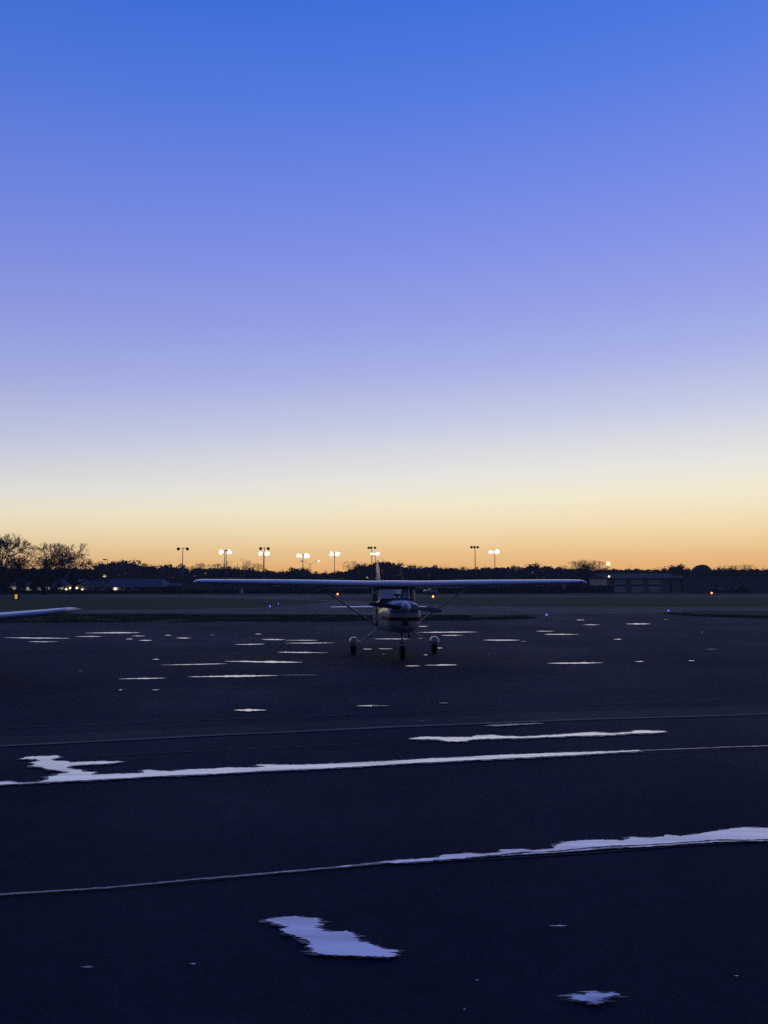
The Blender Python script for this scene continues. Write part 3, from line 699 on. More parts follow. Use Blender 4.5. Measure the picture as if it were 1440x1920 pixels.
def leafy_tree(seed, Ht, wide=.85, clumps=46, leaf=.34, low=.18):
    rr = random.Random(seed); tr, cr_ = MB(), MB()
    cz, rz_, rx = Ht * (.5 + low / 2), Ht * (1 - low) / 2, Ht * wide / 2
    top = Vector((rr.uniform(-.3, .3), rr.uniform(-.3, .3), cz))
    tr.tube([(0, 0, -.1), (top.x * .4, top.y * .4, cz * .5), top], [Ht * .035, Ht * .026, Ht * .012], 7, False)
    for c in range(clumps):
        while True:
            u = Vector((rr.uniform(-1, 1), rr.uniform(-1, 1), rr.uniform(-1, 1)))
            if .25 < u.length < 1: break
        p = Vector((u.x * rx, u.y * rx, cz + u.z * rz_ * .93))
        if c % 4 == 0: tr.tube([(top.x * .5, top.y * .5, cz * .6), p.lerp(top, .5), p], [Ht * .012, Ht * .008, .02], 4, False)
        rc = Ht * rr.uniform(.07, .14)
        for _ in range(rr.randint(34, 58)):
            g = Vector((rr.gauss(0, .55), rr.gauss(0, .55), rr.gauss(0, .45))) * rc; q = p + g
            if q.z < .1: continue
            n = Vector((rr.gauss(0, 1), rr.gauss(0, 1), rr.gauss(0, 1))).normalized()
            a = n.orthogonal().normalized() * leaf * rr.uniform(.4, 1); b = n.cross(a).normalized() * leaf * rr.uniform(.3, .8)
            cr_.add([q - a, q + b * .6, q + a, q - b * .6], [(0, 1, 2, 3)])
        for _ in range(2):   # twig ends poking out
            d = (u + Vector((rr.gauss(0, .4), rr.gauss(0, .4), rr.uniform(0, .8)))).normalized()
            cr_.tube([p, p + d * rc * 1.6], [.025, .012], 3, False)
    return tr, cr_
def make_tree(name, kind, seed, Ht, leafmat='leaf', **kw):
    tr, cr_ = (bare_tree if kind == 'bare' else leafy_tree)(seed, Ht, **kw)
    o = thing(name, '', 'tree')
    tr.build('trunk', M['bark'], o); cr_.build('crown', M['twig'] if kind == 'bare' else M[leafmat], o)
    return o
def place(proto, used, px, ytop, Y, Ht, label, group, rz=None, wide=1.0):
    o = proto if proto.name not in used else copy_tree(proto); used.add(proto.name)
    z = zw(ytop, Y); s = z / Ht
    o.location = (xw(px, Y), Y, 0); o.scale = (s * wide, s * wide, s); o.rotation_euler = (0, 0, R.uniform(0, 6.28) if rz is None else rz)
    tag(o, label, 'tree', group); return o
used = set()
# the big bare oaks before the houses
oakA = make_tree('bare_oak_tree', 'bare', 3, 14, depth=7, spread=.70, clear=.17, rmin=.027, limbs=5, upright=.35)
oakB = make_tree('bare_oak_tree', 'bare', 8, 14, depth=7, spread=.78, clear=.16, rmin=.027, limbs=5, upright=.2)
oakC = make_tree('bare_oak_tree', 'bare', 21, 14, depth=7, spread=.88, clear=.15, rmin=.027, limbs=5, upright=.12)
place(oakA, used, 14, 996, 150, 14, 'tallest bare oak with upright branches at the houses end of the field', None, wide=1.2)
place(oakB, used, 84, 1016, 152, 14, 'bare oak with fine twigs standing between the tallest oak and the wide spreading oak', None, wide=1.2)
place(oakC, used, 134, 1017, 154, 14, 'wide spreading bare oak with open branches next to the house with a gable', None, wide=1.25)
oakD = copy_tree(oakB); place(oakD, used, -55, 1010, 152, 14, 'bare oak cut by the frame beside the tallest oak', None)
# the tree line
L_ = [make_tree('leafy_tree', 'leafy', 40 + i, 8, lm, wide=w, clumps=c) for i, (lm, w, c) in enumerate((('leaf', .95, 50), ('leaf_brown', 1.1, 52), ('leaf', 1.25, 56), ('leaf_brown', .8, 42)))]
B_ = [make_tree('bare_tree', 'bare', 60 + i, 8, depth=6, spread=sp, clear=.2, rmin=.016, limbs=4, upright=up) for i, (sp, up) in enumerate(((.7, .5), (.95, .25), (.6, .7)))]
LAND = [(200, 'the lamp above the gabled house'), (262, 'the house end street lamp'), (341, 'the dark fence corner mast'), (422, 'the two pole lit mast'),
        (494, 'the half lit floodlight cluster'), (568, 'the mast by the double arm lamp'), (627, 'the mast over the dugout'), (703, 'the tail fin'),
        (891, 'the dark triple mast'), (928, 'the lit mast past the dark triple'), (1141, 'the orange lamp'), (1318, 'the earth mound')]
line = [  # px, top y, kind, proto
 (176,1060,'L',0),(206,1052,'L',3),(232,1048,'L',1),(258,1056,'L',2),(286,1062,'L',0),(318,1055,'L',1),(352,1063,'L',2),(376,1055,'B',0),(404,1055,'B',0),(428,1062,'L',3),
 (458,1047,'B',1),(484,1056,'B',2),(508,1067,'L',2),(532,1071,'L',0),(558,1062,'L',1),(584,1071,'L',2),(612,1073,'L',0),(634,1070,'L',3),(656,1050,'B',2),(682,1056,'L',3),
 (726,1050,'L',1),(756,1059,'L',2),(782,1061,'L',0),(808,1059,'L',2),(836,1062,'L',1),(864,1064,'L',0),(896,1062,'L',2),(922,1061,'L',1),(950,1060,'L',2),(976,1063,'L',0),
 (1000,1056,'L',3),(1028,1064,'B',1),(1050,1062,'L',3),(1080,1064,'L',2),(1112,1064,'L',0),(1082,1050,'B',0),(1102,1047,'B',2),(1122,1050,'B',0),(1148,1064,'L',2),(1178,1064,'L',1),(1206,1066,'B',1),(1232,1062,'B',1),
 (1246,1066,'L',0),(1271,1058,'L',3),(1296,1065,'L',2),(1346,1065,'L',0),(1374,1064,'L',2),(1380,1058,'B',0),(1402,1057,'B',2),(1428,1064,'L',1),(1456,1066,'L',0),(1484,1062,'L',2)]
ORD = ['first', 'second', 'third', 'fourth', 'fifth', 'sixth', 'seventh', 'eighth', 'ninth']
cntr = {}
for px, yt, k, i in sorted(line):
    prev = [l for l in LAND if l[0] <= px]
    where = prev[-1][1] if prev else 'the wide spreading oak'
    word = 'bare twiggy tree' if k == 'B' else ('brown dense tree' if i in (1, 3) else 'dark dense tree')
    key = (where, word); cntr[key] = cntr.get(key, 0) + 1
    lab = f"{word}, {ORD[cntr[key] - 1]} right of {where}"
    Y = 250 + R.uniform(-12, 22)
    if k == 'B': place(B_[i], used, px, yt, Y + 8, 8, lab, 'trees along the far tree line', wide=1.15)
    else: place(L_[i], used, px, yt, Y, 8, lab, 'trees along the far tree line', wide=1.25)
# wood behind the line that reads as one mass
wr = random.Random(77); wd = MB()
prof = sorted((p, y) for p, y, k, i in line if k == 'L')
def top_at(px):
    if px <= prof[0][0]: return 1062
    for (a, ya), (b, yb) in zip(prof[:-1], prof[1:]):
        if a <= px <= b: return ya + (yb - ya) * (px - a) / max(1, b - a)
    return 1065
for _ in range(38000):
    px = wr.uniform(-500, 1950); Y = wr.uniform(285, 330)
    zt = zw(top_at(px) + 4 + 3 * noise.noise(Vector((px * .05, 0, 0))), Y); z = zt * (wr.random() ** (.5 if wr.random() < .6 else 1.3)) * wr.uniform(.9, 1.0); q = Vector((xw(px, Y), Y, max(.2, z)))
    n = Vector((wr.gauss(0, 1), wr.gauss(0, 1) - 1, wr.gauss(0, 1))).normalized()
    a = n.orthogonal().normalized() * wr.uniform(.4, 1.1); b = n.cross(a).normalized() * wr.uniform(.3, .8)
    wd.add([q - a, q + b, q + a, q - b], [(0, 1, 2, 3)])
for _ in range(9000):
    px = wr.uniform(-500, 1950); Y = wr.uniform(285, 325); q = Vector((xw(px, Y), Y, wr.uniform(0.1, 4.2)))
    n = Vector((wr.gauss(0, .5), -1, wr.gauss(0, .5))).normalized(); a = n.orthogonal().normalized() * wr.uniform(.6, 1.4); b = n.cross(a).normalized() * wr.uniform(.5, 1.1)
    wd.add([q - a, q + b, q + a, q - b], [(0, 1, 2, 3)])
tag(wd.build('distant_wood', M['leaf_brown']), kind='stuff')
# dark evergreens and scrub between the oaks and the houses
SH = [leafy_tree(90 + i, 4, 1.5, 40, .30, .02) for i in range(2)]
SHO = []
for tr, cr_ in SH:
    o = thing('evergreen_bush', '', 'bush'); tr.build('stem', M['bark'], o); cr_.build('foliage', M['hedge'], o); SHO.append(o)
bush = [(-30,1054,176,1.1,'tall dark evergreen behind the oak cut by the frame'),(18,1058,172,1.0,'tall dark evergreen behind the tallest bare oak trunk'),(60,1062,178,.9,'tall dark evergreen behind the second bare oak crown'),
        (98,1058,176,.9,'tall dark evergreen behind the lit carport roof'),(140,1062,225,1.0,'tall dark evergreen rising over the gabled house peak'),(172,1066,225,1.0,'dark evergreen over the long house roof beside the oak twigs')]
for i, (px, yt, Y, w, lab) in enumerate(bush):
    o = SHO[i] if i < 2 else copy_tree(SHO[i % 2]); z = zw(yt, Y); s = z / 4
    # crown lifted clear of the house fronts
    o.location = (xw(px, Y), Y, 0); o.scale = (s * w * .8, s * w * .8, s); o.rotation_euler = (0, 0, R.uniform(0, 6)); tag(o, lab, 'bush', 'evergreens behind the oaks')
hd = MB(); hr = random.Random(5)
def hedge_run(px0, px1, y0, Y, n, depth=2.0):
    for _ in range(n):
        px = hr.uniform(px0, px1); YY = Y + hr.uniform(0, depth)
        zt = zw(y0 + 1.6 * noise.noise(Vector((px * .08, Y, 0))), YY); q = Vector((xw(px, YY), YY, hr.uniform(0.02, max(.1, zt))))
        nn = Vector((hr.gauss(0, 1), hr.gauss(0, 1), hr.gauss(0, 1))).normalized(); a = nn.orthogonal().normalized() * hr.uniform(.1, .26); b = nn.cross(a).normalized() * hr.uniform(.08, .2)
        hd.add([q - a, q + b, q + a, q - b], [(0, 1, 2, 3)])
hedge_run(-80, 340, 1107.0, 166, 7000); hedge_run(340, 700, 1106.5, 168, 5200); hedge_run(262, 340, 1101, 172, 2600)
hedge_run(780, 1060, 1103, 168, 4200); hedge_run(1060, 1150, 1098, 178, 3000, 3)
tag(hd.build('undergrowth', M['hedge']), kind='stuff')

# ------------------------------------------------------------------ lamps
def disc(mb, c, r, nrm, n=20, mi=0):
    nrm = Vector(nrm).normalized(); a = nrm.orthogonal().normalized(); b = nrm.cross(a); c = Vector(c)
    return mb.add([c] + [c + (a * math.cos(t) + b * math.sin(t)) * r for t in (2 * math.pi * k / n for k in range(n))], [(0, 1 + k, 1 + (k + 1) % n) for k in range(n)])
LR = random.Random(19)
def head(parent, x, z, lit, r=.55, facing=(0, -1, -.25), lens_r=1.05, name='lamp_head'):
    """floodlight: bowl reflector with a lens in its mouth; a cluster of big lamps on one bracket when lit"""
    f = Vector(facing).normalized()
    mb = MB(); prof = [(-.75, .16), (-.55, .26), (-.3, .55), (0, 1.0)]
    k_ = lens_r * .72 if lit else r
    mb.tube([Vector((0, 0, 0)) + f * (q * k_ * 1.0) for q, _ in prof], [w * k_ for _, w in prof], 18, True)
    o = mb.build(name, M['fixture'], parent, True, 60); o.location = (x, 0, z)
    if lit:
        n_ = LR.choice((2, 3, 3))
        for q in range(n_):
            rr_l = lens_r * LR.uniform(.48, .76); a_ = 2 * math.pi * q / n_ + LR.uniform(-.5, .5)
            l = MB(); disc(l, (0, 0, 0), rr_l, f + Vector((LR.uniform(-.3, .3), 0, 0)))
            ln = l.build('lens', M['flood'], o); ln.location = f * (.06 + .03 * q) + Vector((math.cos(a_) * .36, 0, math.sin(a_) * .26)) * lens_r  # disc stands for the lamp's glow as well as its lens
    return o
def mast(px, ytop, Y, offs, lit, label, r=.45, base_dark=True, post=.13, dz=None, lr=1.05):
    z = zw(ytop, Y); t = thing('floodlight_mast', label, 'floodlight', (xw(px, Y), Y, 0), 0, 'floodlights of the ball field')
    MB().tube([(0, 0, 0), (0, 0, z * .5), (0, 0, z)], [post * 1.25, post, post * .75], 8).build('pole', M['pole'], t, True)
    k = Y / F
    MB().tube([(min(offs) * k, 0, z - .25), (max(offs) * k, 0, z - .25)], .07, 6).build('crossarm', M['fixture'], t)
    for i, o in enumerate(offs):
        head(t, o * k, z - .45 if dz is None else z - dz * k, lit, r, facing=(0, -1, -.2), lens_r=lr if not isinstance(lr, tuple) else lr[i])
    return t
mast(341, 1026.5, 225, (-8.5, 8.5), False, 'dark twin floodlight mast standing at the corner of the green fence', .50)
mast(420, 1032, 262, (-6.5, 8.5), True, 'lit floodlight mast beside its twin pole, between the green fence and bare trees', lr=(1.0, 1.12), dz=3)
mast(423, 1030, 240, (-2.5, 2.5), False, 'thin dark second pole close against the lit floodlight mast', .22)
mast(494.5, 1026, 232, (-7, 7.5), False, 'dark twin floodlight mast with a lit pair glowing right under its lamps', .50)
mast(493.5, 1036, 275, (-6.5, 6), True, 'lit floodlight mast hidden behind a dark twin lamp mast', lr=(.9, 1.1), dz=2)
mast(567.5, 1039, 262, (-6.5, 7), True, 'lit floodlight mast next to the double arm street lamp', lr=(1.05, 1.15), dz=3.4)
mast(627, 1035, 272, (-6, 5.5), True, 'lit floodlight mast over the flat green dugout roof', lr=(.98, 1.05), dz=3.4)
mast(697, 1024.5, 235, (-6, -1.5, 6), False, 'dark triple floodlight mast directly above the tail fin', .40)
mast(703.5, 1035, 275, (-5, 4.5), True, 'lit floodlight mast crowded behind the tail fin and a dark mast', lr=(.85, .85), dz=3.4)
mast(891.5, 1023.5, 235, (-6.5, -1, 5), False, 'dark triple floodlight mast alone in the sky beyond the wing, beside a lit one', .42)
mast(928.5, 1030.5, 268, (-6.5, 4), True, 'lit floodlight mast beyond the right hand wing, farthest from the tail fin', lr=(.85, 1.1), dz=4)
# double arm street lamp, one bulb lit
Y = 255; k = Y / F
t = thing('street_lamp', 'thin double arm street lamp with one small lit bulb among the floodlights', 'street lamp', (xw(581, Y), Y, 0))
z0 = zw(1058.5, Y); z1 = zw(1052, Y)
MB().tube([(0, 0, 0), (0, 0, z0)], [.13, .09], 8).build('pole', M['pole'], t)
for s, lit in ((-1, 0), (1, 1)):
    MB().tube([(0, 0, z0), (s * 5 * k, 0, z0 + .5), (s * 10 * k, 0, z1 - .1), (s * 15 * k, 0, z1)], .06, 6).build('arm', M['pole'], t)
    b = MB().ball((0, 0, 0), (.42, .3, .22), 12, 8).build('lamp_head', M['lamp_white'] if lit else M['fixture'], t, True); b.location = (s * 16 * k, 0, z1)
# shoebox street lamps over the houses
def shoebox(px, ytop, Y, label, lit_y=None):
    t = thing('street_lamp', label, 'street lamp', (xw(px, Y), Y, 0)); z = zw(ytop, Y); k = Y / F
    MB().tube([(0, 0, 0), (0, 0, z)], [.10, .07], 8).build('pole', M['fixture'], t)
    MB().tube([(0, 0, z - .08), (-3.5 * k, 0, z - .05)], .05, 6).build('arm', M['fixture'], t)
    MB().box(-8.5 * k, -2.5 * k, -.25, .25, z - .18, z + .08).build('lamp_head', M['fixture'], t)
    return t
shoebox(200, 1049, 176, 'dark box headed street lamp over the gabled house roof, above a lit lamp')
shoebox(262.5, 1051.5, 176, 'dark box headed street lamp by the hipped end of the house')
def lamp(px, py, Y, r, m, name, label, base=True, pole=True):
    z = zw(py, Y); t = thing(name, label, 'lamp', (xw(px, Y), Y, 0))
    MB().tube([(0, .1, 0), (0, .1, z)], [.09, .06], 8).build('pole', M['fixture'], t)
    MB().tube([(0, .1, z + .0), (0, .42, z + .12)], [.10, .16], 10).build('lamp_head', M['fixture'], t)
    b = MB().ball((0, 0, 0), r, 16, 10).build('bulb', M[m], t, True); b.location = (0, -.05 - r * .6, z)
    return t
lamp(196, 1080, 178, .38, 'lamp_white', 'yard_lamp', 'small lit white lamp in front of dark trees over the long house roof')
lamp(1141, 1057, 236, .62, 'lamp_sodium', 'sodium_lamp', 'round glowing orange lamp at treetop height beside the bare dome tree')
lamp(1142, 1081, 192, .22, 'lamp_white', 'yard_lamp', 'small pale lamp at the corner of the building with three doors')

# edge lights
def edge_light(name, px, py, hz_px, m, label, r=.07):
    g = gp(px, py); s = g.y / F
    t = thing(name, label, 'edge light', (g.x, g.y, 0.012), 0, None)
    z = max(.2, hz_px * s)
    MB().tube([(0, 0, 0), (0, 0, z)], [.03, .022], 8).build('stem', M['fixture'], t)
    MB().ball((0, 0, z), (r, r, r * 1.25), 12, 8).build('globe', M[m], t, True)
    return t
edge_light('runway_light', 633, 1116.6, 2.6, 'lamp_orange', 'orange runway light in the grass above the airplane tailplane', .15)
edge_light('runway_light', 812, 1121.3, 2.4, 'lamp_orange', 'orange runway light seen beside the airplane cabin under its wing', .14)
edge_light('runway_light', 1334.5, 1114.6, 2.6, 'lamp_orange', 'orange runway light in front of the long blue grey building', .17)
edge_light('taxiway_light', 506, 1142, 2.2, 'lamp_blue', 'blue taxiway light at the tip of the infield grass', .05)
edge_light('taxiway_light', 522, 1136.5, 1.8, 'lamp_blue', 'faint blue taxiway light just past the infield tip', .04)
edge_light('taxiway_light', 1025, 1160, 3.2, 'lamp_blue', 'bright blue taxiway light at the end of the turf strip', .045)
edge_light('taxiway_light', 1253.5, 1151.3, 2.6, 'lamp_blue', 'blue taxiway light where the taxiway opens at the turf wedge', .045)
# lit sign
g = gp(31, 1126.5); s = g.y / F
t = thing('taxiway_sign', 'small dark sign box with a lit yellow face in the grass below the oaks', 'sign', (g.x, g.y, 0.01), rad(4))
MB().box(-.36, .36, -.12, .12, .14, .80).build('housing', M['black'], t)
for sx in (-1, 1): MB().tube([(sx * .25, 0, 0), (sx * .25, 0, .15)], .03, 6).build('leg', M['fixture'], t)
fcm = MB(); fcm.box(-.17, .13, -.135, -.122, .22, .44); fcm.box(-.19, .13, -.135, -.122, .46, .74); fcm.build('face', M['sign_yellow'], t)

# ------------------------------------------------------------------ buildings
def gable_house(name, label, px0, px1, Y, eave_y, ridge_y, depth, wallm, base_y=1111, hip=0.0):
    x0, x1 = xw(px0, Y), xw(px1, Y); zc, zr = zw(eave_y, Y), zw(ridge_y, Y + depth * .5)
    t = thing(name, label, 'house', ((x0 + x1) / 2, Y, 0)); w = (x1 - x0) / 2
    MB().box(-w + .3, w - .3, 0, depth, 0, zc).build('wall', M[wallm], t)
    r = MB(); h = hip * w; ov = .4
    A = [(-w, -ov, zc - .12), (w, -ov, zc - .12), (w, depth + ov, zc - .12), (-w, depth + ov, zc - .12), (-w + h, depth / 2, zr), (w - h, depth / 2, zr)]
    top = [Vector(p) for p in A]; bot = [Vector((p[0], p[1], p[2] - .1)) for p in A[:4]]
    r.add(top + bot, [(0, 1, 5, 4), (2, 3, 4, 5), (1, 2, 5), (3, 0, 4), (0, 6, 7, 1), (1, 7, 8, 2), (2, 8, 9, 3), (3, 9, 6, 0), (6, 9, 8, 7)])
    r.build('roof', M['shingle'], t)
    return t, (x0 + x1) / 2, w
def part_box(t, cx, name, px0, px1, y0, y1, Y, m, proud=.05, off=0.0):
    Yf = Y + off
    return MB().box(xw(px0, Y) - cx, xw(px1, Y) - cx, off - proud, off + .02, max(.02, zw(y1, Y)), zw(y0, Y)).build(name, M[m], t)
def wall_lamp(t, cx, px, py, Y, r=.22, m='lamp_warm'):
    o = MB().ball((0, 0, 0), r, 12, 8).build('wall_lamp', M[m], t, True); o.location = (xw(px, Y) - cx, -.3, zw(py, Y)); return o
# house under the oaks with a lit open front
Y = 196
t, cx, w = gable_house('house', 'low pale house with a lit open front seen between the oak trunks', 12, 122, Y, 1098, 1084, 11, 'siding', hip=.15)
for a, b, y0, m in ((50, 66, 1101, 'win_warm'), (71, 78, 1100.5, 'win_dim'), (82, 93, 1100.5, 'win_warm')):
    wf = part_box(t, cx, 'window', a, b, y0, 1109, Y, m, .06)
    for q in range(1, 3): 
        xx = xw(a + (b - a) * q / 3, Y) - cx; MB().box(xx - .05, xx + .05, -.10, -.062, zw(1109, Y), zw(y0, Y)).build('frame', M['siding'], wf)
wall_lamp(t, cx, 25, 1103.5, Y, .36); wall_lamp(t, cx, 113.5, 1103.5, Y, .34)
# long house with a front gable
t, cx, w = gable_house('house', 'long low house with blue grey roof and a brick front gable with porch lamps', 126, 306, Y, 1099.5, 1085, 12, 'siding', hip=.16)
gx0, gx1 = xw(128, Y) - cx, xw(167, Y) - cx; zc, zp = zw(1100, Y), zw(1086.5, Y)
gb = MB(); gb.add([(gx0, -1.5, 0), (gx1, -1.5, 0), (gx1, -1.5, zc), ((gx0 + gx1) / 2, -1.5, zp - .15), (gx0, -1.5, zc), (gx0, -.02, 0), (gx1, -.02, 0), (gx1, -.02, zc), ((gx0 + gx1) / 2, -.02, zp - .15), (gx0, -.02, zc)],
                  [(0, 1, 2, 3, 4), (1, 6, 7, 2), (5, 0, 4, 9)]); gb.build('gable', M['brick'], t)
gr = MB()
for sx, a in ((-1, gx0 - .4), (1, gx1 + .4)):
    m_ = (gx0 + gx1) / 2; gr.add([(a, -1.9, zc - .15), (m_, -1.9, zp), (m_, 5, zp), (a, 5, zc - .15), (a, -1.9, zc - .3), (m_, -1.9, zp - .15), (m_, 5, zp - .15), (a, 5, zc - .3)], [(0, 1, 2, 3), (4, 7, 6, 5), (0, 4, 5, 1), (0, 3, 7, 4)])
gr.build('gable_roof', M['shingle'], t)
for px, py, r in ((129.5, 1105, .24), (137, 1102.5, .24), (149.2, 1102.5, .24), (159.6, 1105, .20)):
    o = wall_lamp(t, cx, px, py, Y, r); o.location.y = -1.75
wall_lamp(t, cx, 217, 1104, Y, .34)
for a, b in ((178, 186), (200, 210), (236, 246)): part_box(t, cx, 'window', a, b, 1102, 1107, Y, 'glassdark', .05)
MB().box(xw(144, Y) - cx, xw(154, Y) - cx, -1.56, -1.5, 0, zw(1103, Y)).build('door', M['glassdark'], t)
# pale roofline continuing to the fence
t, cx, w = gable_house('shed', 'low pale roofed shed between the long house and the green fence', 292, 342, 200, 1097, 1093.5, 8, 'palegreen', hip=0.05)
t['category'] = 'shed'
# green outfield fence
def fence(label, px0, px1, Y, ytop, m, n, name='fence'):
    x0, x1, z = xw(px0, Y), xw(px1, Y), zw(ytop, Y)
    t = thing(name, label, 'fence', ((x0 + x1) / 2, Y, 0)); w = (x1 - x0) / 2
    pb = MB(); k = max(2, int(2 * w / 1.2))
    for i in range(k):   # boards with small gaps
        a = -w + 2 * w * i / k; pb.box(a + .012, a + 2 * w / k - .012, -.03, .03, .08, z - .06 * (i % 3 == 1))
    pb.build('panel', M[m], t)
    for i in range(n):
        x = -w + 2 * w * i / (n - 1); MB().box(x - .06, x + .06, .035, .14, 0, z + .12).build('post', M['pole'], t)
    return t
fence('tall green board fence of the ball field behind the long wing', 341, 497, 186, 1093.5, 'greenfence', 9)
fence('low dark fence seen under the wing on the building side', 862, 1062, 190, 1101.5, 'hedge', 11)
MB_ = None
# dugout
Y = 236; x0, x1 = xw(595, Y), xw(644, Y); z = zw(1083.5, Y)
t = thing('dugout', 'flat green roofed dugout under the lit mast nearest the tail fin', 'dugout', ((x0 + x1) / 2, Y, 0)); w = (x1 - x0) / 2
MB().box(-w, w, 0, 3, z - .45, z).build('roof', M['greenfence'], t); MB().box(-w + .1, w - .1, 2.7, 2.9, 0, z - .46).build('wall', M['greenfence'], t)
for q in (-.96, -.3, .3, .96): MB().box(q * w - .06, q * w + .06, .1, .22, 0, z - .46).build('post', M['pole'], t)
# utility box
Y = 163; t = thing('utility_cabinet', 'small white cabinet at the foot of the green fence', 'cabinet', (xw(452, Y), Y, 0)); z = zw(1104.5, Y)
MB().box(-.32, .32, 0, .35, .1, z).build('body', M['door'], t); MB().box(-.36, .36, -.04, .39, z, z + .05).build('lid', M['palegreen'], t); MB().box(-.36, .36, -.04, .39, 0, .1).build('plinth', M['pole'], t)

# metal building with three doors
Y = 190; X0, X1 = xw(1138, Y), xw(1278, Y); cx = (X0 + X1) / 2; w = (X1 - X0) / 2; D = 16
t = thing('garage_building', 'grey metal building with three white overhead doors facing the field', 'garage', (cx, Y, 0))
ze, zr = zw(1084, Y), zw(1075.5, Y + D / 2)
MB().box(-w, w, 0, D, 0, ze).build('wall', M['metal_wall'], t)
rf = MB(); rf.add([(-w - .3, -.4, ze - .1), (w + .3, -.4, ze - .1), (w + .3, D / 2, zr), (-w - .3, D / 2, zr), (w + .3, D + .4, ze - .1), (-w - .3, D + .4, ze - .1)], [(0, 1, 2, 3), (3, 2, 4, 5), (0, 5, 4, 1), (1, 4, 2), (0, 3, 5)])
rf.box(-w - .3, w + .3, -.46, -.404, ze - .32, ze - .05); rf.build('roof', M['metal_roof'], t)
for a, b in ((1151, 1174), (1183, 1207), (1215, 1239)):
    d = part_box(t, cx, 'garage_door', a, b, 1087, 1109.5, Y, 'door', .06)
    xa, xb = xw(a, Y) - cx, xw(b, Y) - cx
    MB().box(xa + .08, xb - .08, -.075, -.062, zw(1099.5, Y), zw(1095.8, Y)).build('window', M['glassdark'], d)
    gl = MB()
    for zz in (zw(1104.5, Y), zw(1091.5, Y)): gl.box(xa, xb, -.066, -.0605, zz - .03, zz + .03)
    gl.build('panel_joint', M['pole'], d)
    for e in (xa, xb): MB().box(e - .16, e + .16, -.10, -.0615, 0, zw(1086, Y)).build('door_jamb', M['metal_wall'], t)
part_box(t, cx, 'door', 1255.5, 1259.5, 1089, 1111, Y, 'glassdark', .05)
# long blue-grey building to its right
X0, X1 = xw(1279, Y), xw(1520, Y); cx2 = (X0 + X1) / 2; w2 = (X1 - X0) / 2
t = thing('warehouse', 'long plain blue grey clad building running out of frame beside the garage', 'warehouse', (cx2, Y - .5, 0))
wl = MB(); n = 150; zt = zw(1079, Y)
for i in range(n):    # ribbed cladding
    a = -w2 + 2 * w2 * i / n; b = a + 2 * w2 / n
    wl.add([(a, 0, 0), (a + .06, -.05, 0), (b - .1, -.05, 0), (b - .04, 0, 0), (b, 0, 0), (a, 0, zt), (a + .06, -.05, zt), (b - .1, -.05, zt), (b - .04, 0, zt), (b, 0, zt)], [(0, 1, 6, 5), (1, 2, 7, 6), (2, 3, 8, 7), (3, 4, 9, 8)])
wl.box(-w2, w2, .01, 18, 0, zt - .01); wl.build('wall', M['blue_wall'], t)
rr_ = MB(); rr_.box(-w2 - .2, w2 + .2, -.3, 18.3, zt, zt + .18); rr_.build('roof', M['metal_roof'], t)
MB().box(-w2 + 13.5, -w2 + 13.62, -.13, -.055, 0, zt - .02).build('downpipe', M['pole'], t)
for a in (8, 22): MB().box(-w2 + a, -w2 + a + 1, -.08, -.052, 0, 2.1).build('door', M['fixture'], t)
# little shelter with pale bays, by the wing tip
Y = 182; X0, X1 = xw(1062, Y), xw(1106, Y); cx3 = (X0 + X1) / 2; w3 = (X1 - X0) / 2
t = thing('storage_shed', 'dark low shed with two pale arched doors under the wing tip', 'shed', (cx3, Y, 0))
zt = zw(1095.5, Y); MB().box(-w3, w3, 0, 4, 0, zt).build('wall', M['fixture'], t); MB().box(-w3 - .2, w3 + .2, -.3, 4.2, zt, zt + .14).build('roof', M['metal_roof'], t)
for a, b in ((1068, 1079), (1082, 1100)):
    xa, xb = xw(a, Y) - cx3, xw(b, Y) - cx3; zb, zs, zt2 = .05, zw(1100, Y), zw(1096.6, Y); m_ = (xa + xb) / 2; hw = (xb - xa) / 2
    pts = [(xa, zb), (xb, zb)] + [(m_ + hw * math.cos(math.pi * q / 10), zs + (zt2 - zs) * math.sin(math.pi * q / 10)) for q in range(11)]
    MB().loft([[Vector((x, -.06, z)) for x, z in pts], [Vector((x, -.005, z)) for x, z in pts]]).build('door', M['siding'], t)
# mound of earth behind
Y = 300; r_ = 25 * Y / F; zt = zw(1059, Y); md = MB(); n, m = 40, 12; vs = []
for i in range(m + 1):
    for k in range(n):
        a = 2 * math.pi * k / n; q = i / m; rr2 = r_ * q * (1 + .12 * noise.noise(Vector((math.cos(a) * 1.5, math.sin(a) * 1.5, q))))
        vs.append((math.cos(a) * rr2 * 1.35, math.sin(a) * rr2 * 1.35, zt * (1 - q ** 2.6) + .25 * noise.noise(Vector((math.cos(a) * q * 6, math.sin(a) * q * 6, 3)))))
fs = [(i * n + k, i * n + (k + 1) % n, (i + 1) * n + (k + 1) % n, (i + 1) * n + k) for i in range(m) for k in range(n)]
md.add(vs, [tuple(reversed(f)) for f in fs]); o = md.build('mound', M['dirt'], None, True); o.location = (xw(1318, Y), Y, 0); tag(o, kind='structure')

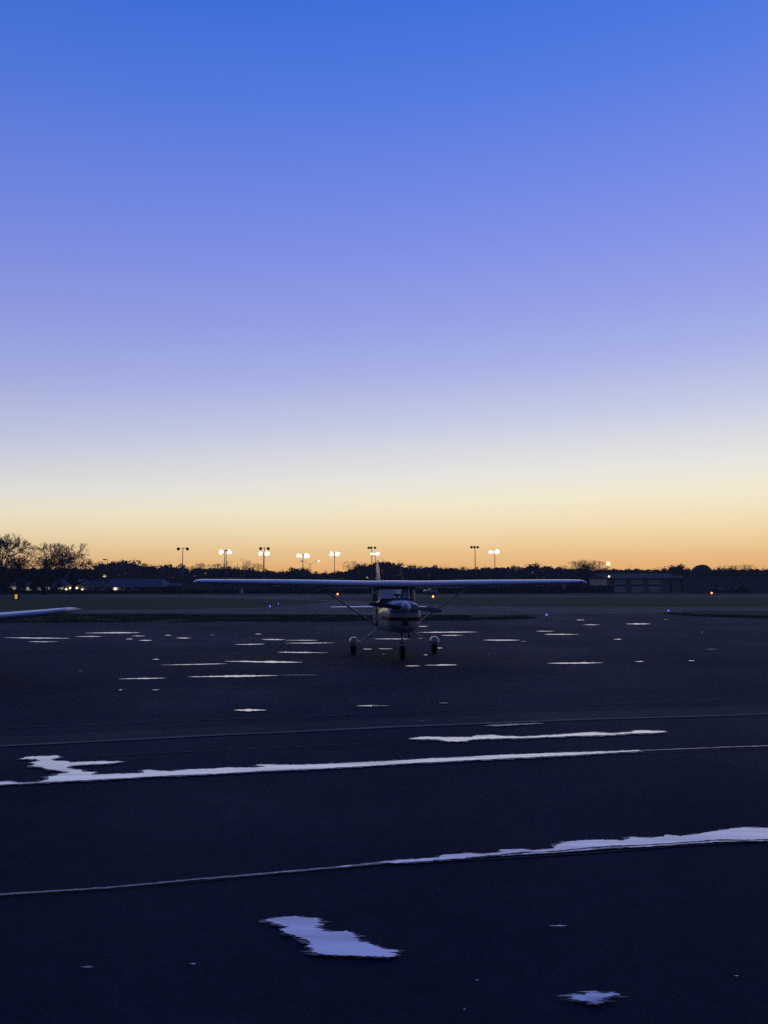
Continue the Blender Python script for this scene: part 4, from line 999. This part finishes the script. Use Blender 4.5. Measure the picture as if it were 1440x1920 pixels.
# ------------------------------------------------------------------ parked vehicles
def car(px, Y, rz, paint, label, length=4.4, tall=1.45, van=False):
    t = thing('parked_car', label, 'car', (xw(px, Y), Y, 0), rz); Lh = length / 2; hw = .88
    body = [(-Lh, .42), (-Lh, .78), (-Lh + .25, .88), (-Lh + 1.2, .95), (Lh - .9, .98), (Lh - .1, .95), (Lh, .8), (Lh, .40), (Lh - .3, .28), (-Lh + .3, .28)]
    cab = [(-Lh + 1.1, .94), (-Lh + 1.9, tall - .03), (-Lh + 2.4, tall), (Lh - 1.3, tall), (Lh - (.25 if van else .7), .96)]
    def ext(p, w0, w1=None): return [[Vector((x, -w0, z)) for x, z in p], [Vector((x, w0, z)) for x, z in p]]
    MB().loft(ext(body, hw)).build('body', M[paint], t)
    MB().loft(ext(cab, hw - .12)).build('cabin', M['glassdark'], t)
    rf = [(x, z + .015) for x, z in cab[1:4]]; MB().loft(ext(rf + [(x, z + .05) for x, z in reversed(rf)], hw - .14)).build('roof', M[paint], t)
    for sx in (-Lh + .85, Lh - .85):
        for sy in (-1, 1):
            rings = [[Vector((sx + r * math.cos(u), sy * (hw - .10) + y, .32 + r * math.sin(u))) for u in (2 * math.pi * k / 16 for k in range(16))] for y, r in ((-.11, .2), (-.11, .32), (.11, .32), (.11, .2))]
            MB().loft(rings).build('wheel', M['rubber'], t, True, 50)
    for sy in (-1, 1): MB().box(-Lh - .012, -Lh + .03, sy * .6 - .14, sy * .6 + .14, .62, .75).build('headlight', M['door'], t)
    return t
car(807, 160, rad(8), 'carwhite', 'white car parked on the far grass edge beside the airplane cabin', 2.9, 1.25)
car(1347, 184, rad(88), 'cardark', 'dark car seen end on before the long blue grey building')
car(1385, 184, rad(5), 'cardark', 'dark vehicle seen from its side, farthest along the blue grey building', 5.0, 1.6, True)

# ------------------------------------------------------------------ thin haze, added to lift the dark of the far trees
hz = bpy.data.materials.new('added_haze'); hz.use_nodes = True
ht = hz.node_tree; ht.nodes.clear()
ho = ht.nodes.new('ShaderNodeOutputMaterial'); pv = ht.nodes.new('ShaderNodeVolumePrincipled')
pv.inputs['Color'].default_value = (0.80, 0.84, 0.92, 1); pv.inputs['Density'].default_value = 0.0004
ht.links.new(pv.outputs[0], ho.inputs['Volume'])
tag(MB().box(-660, 660, -140, 460, -1, 22).build('haze', hz), kind='stuff')
scene.cycles.volume_bounces = 0
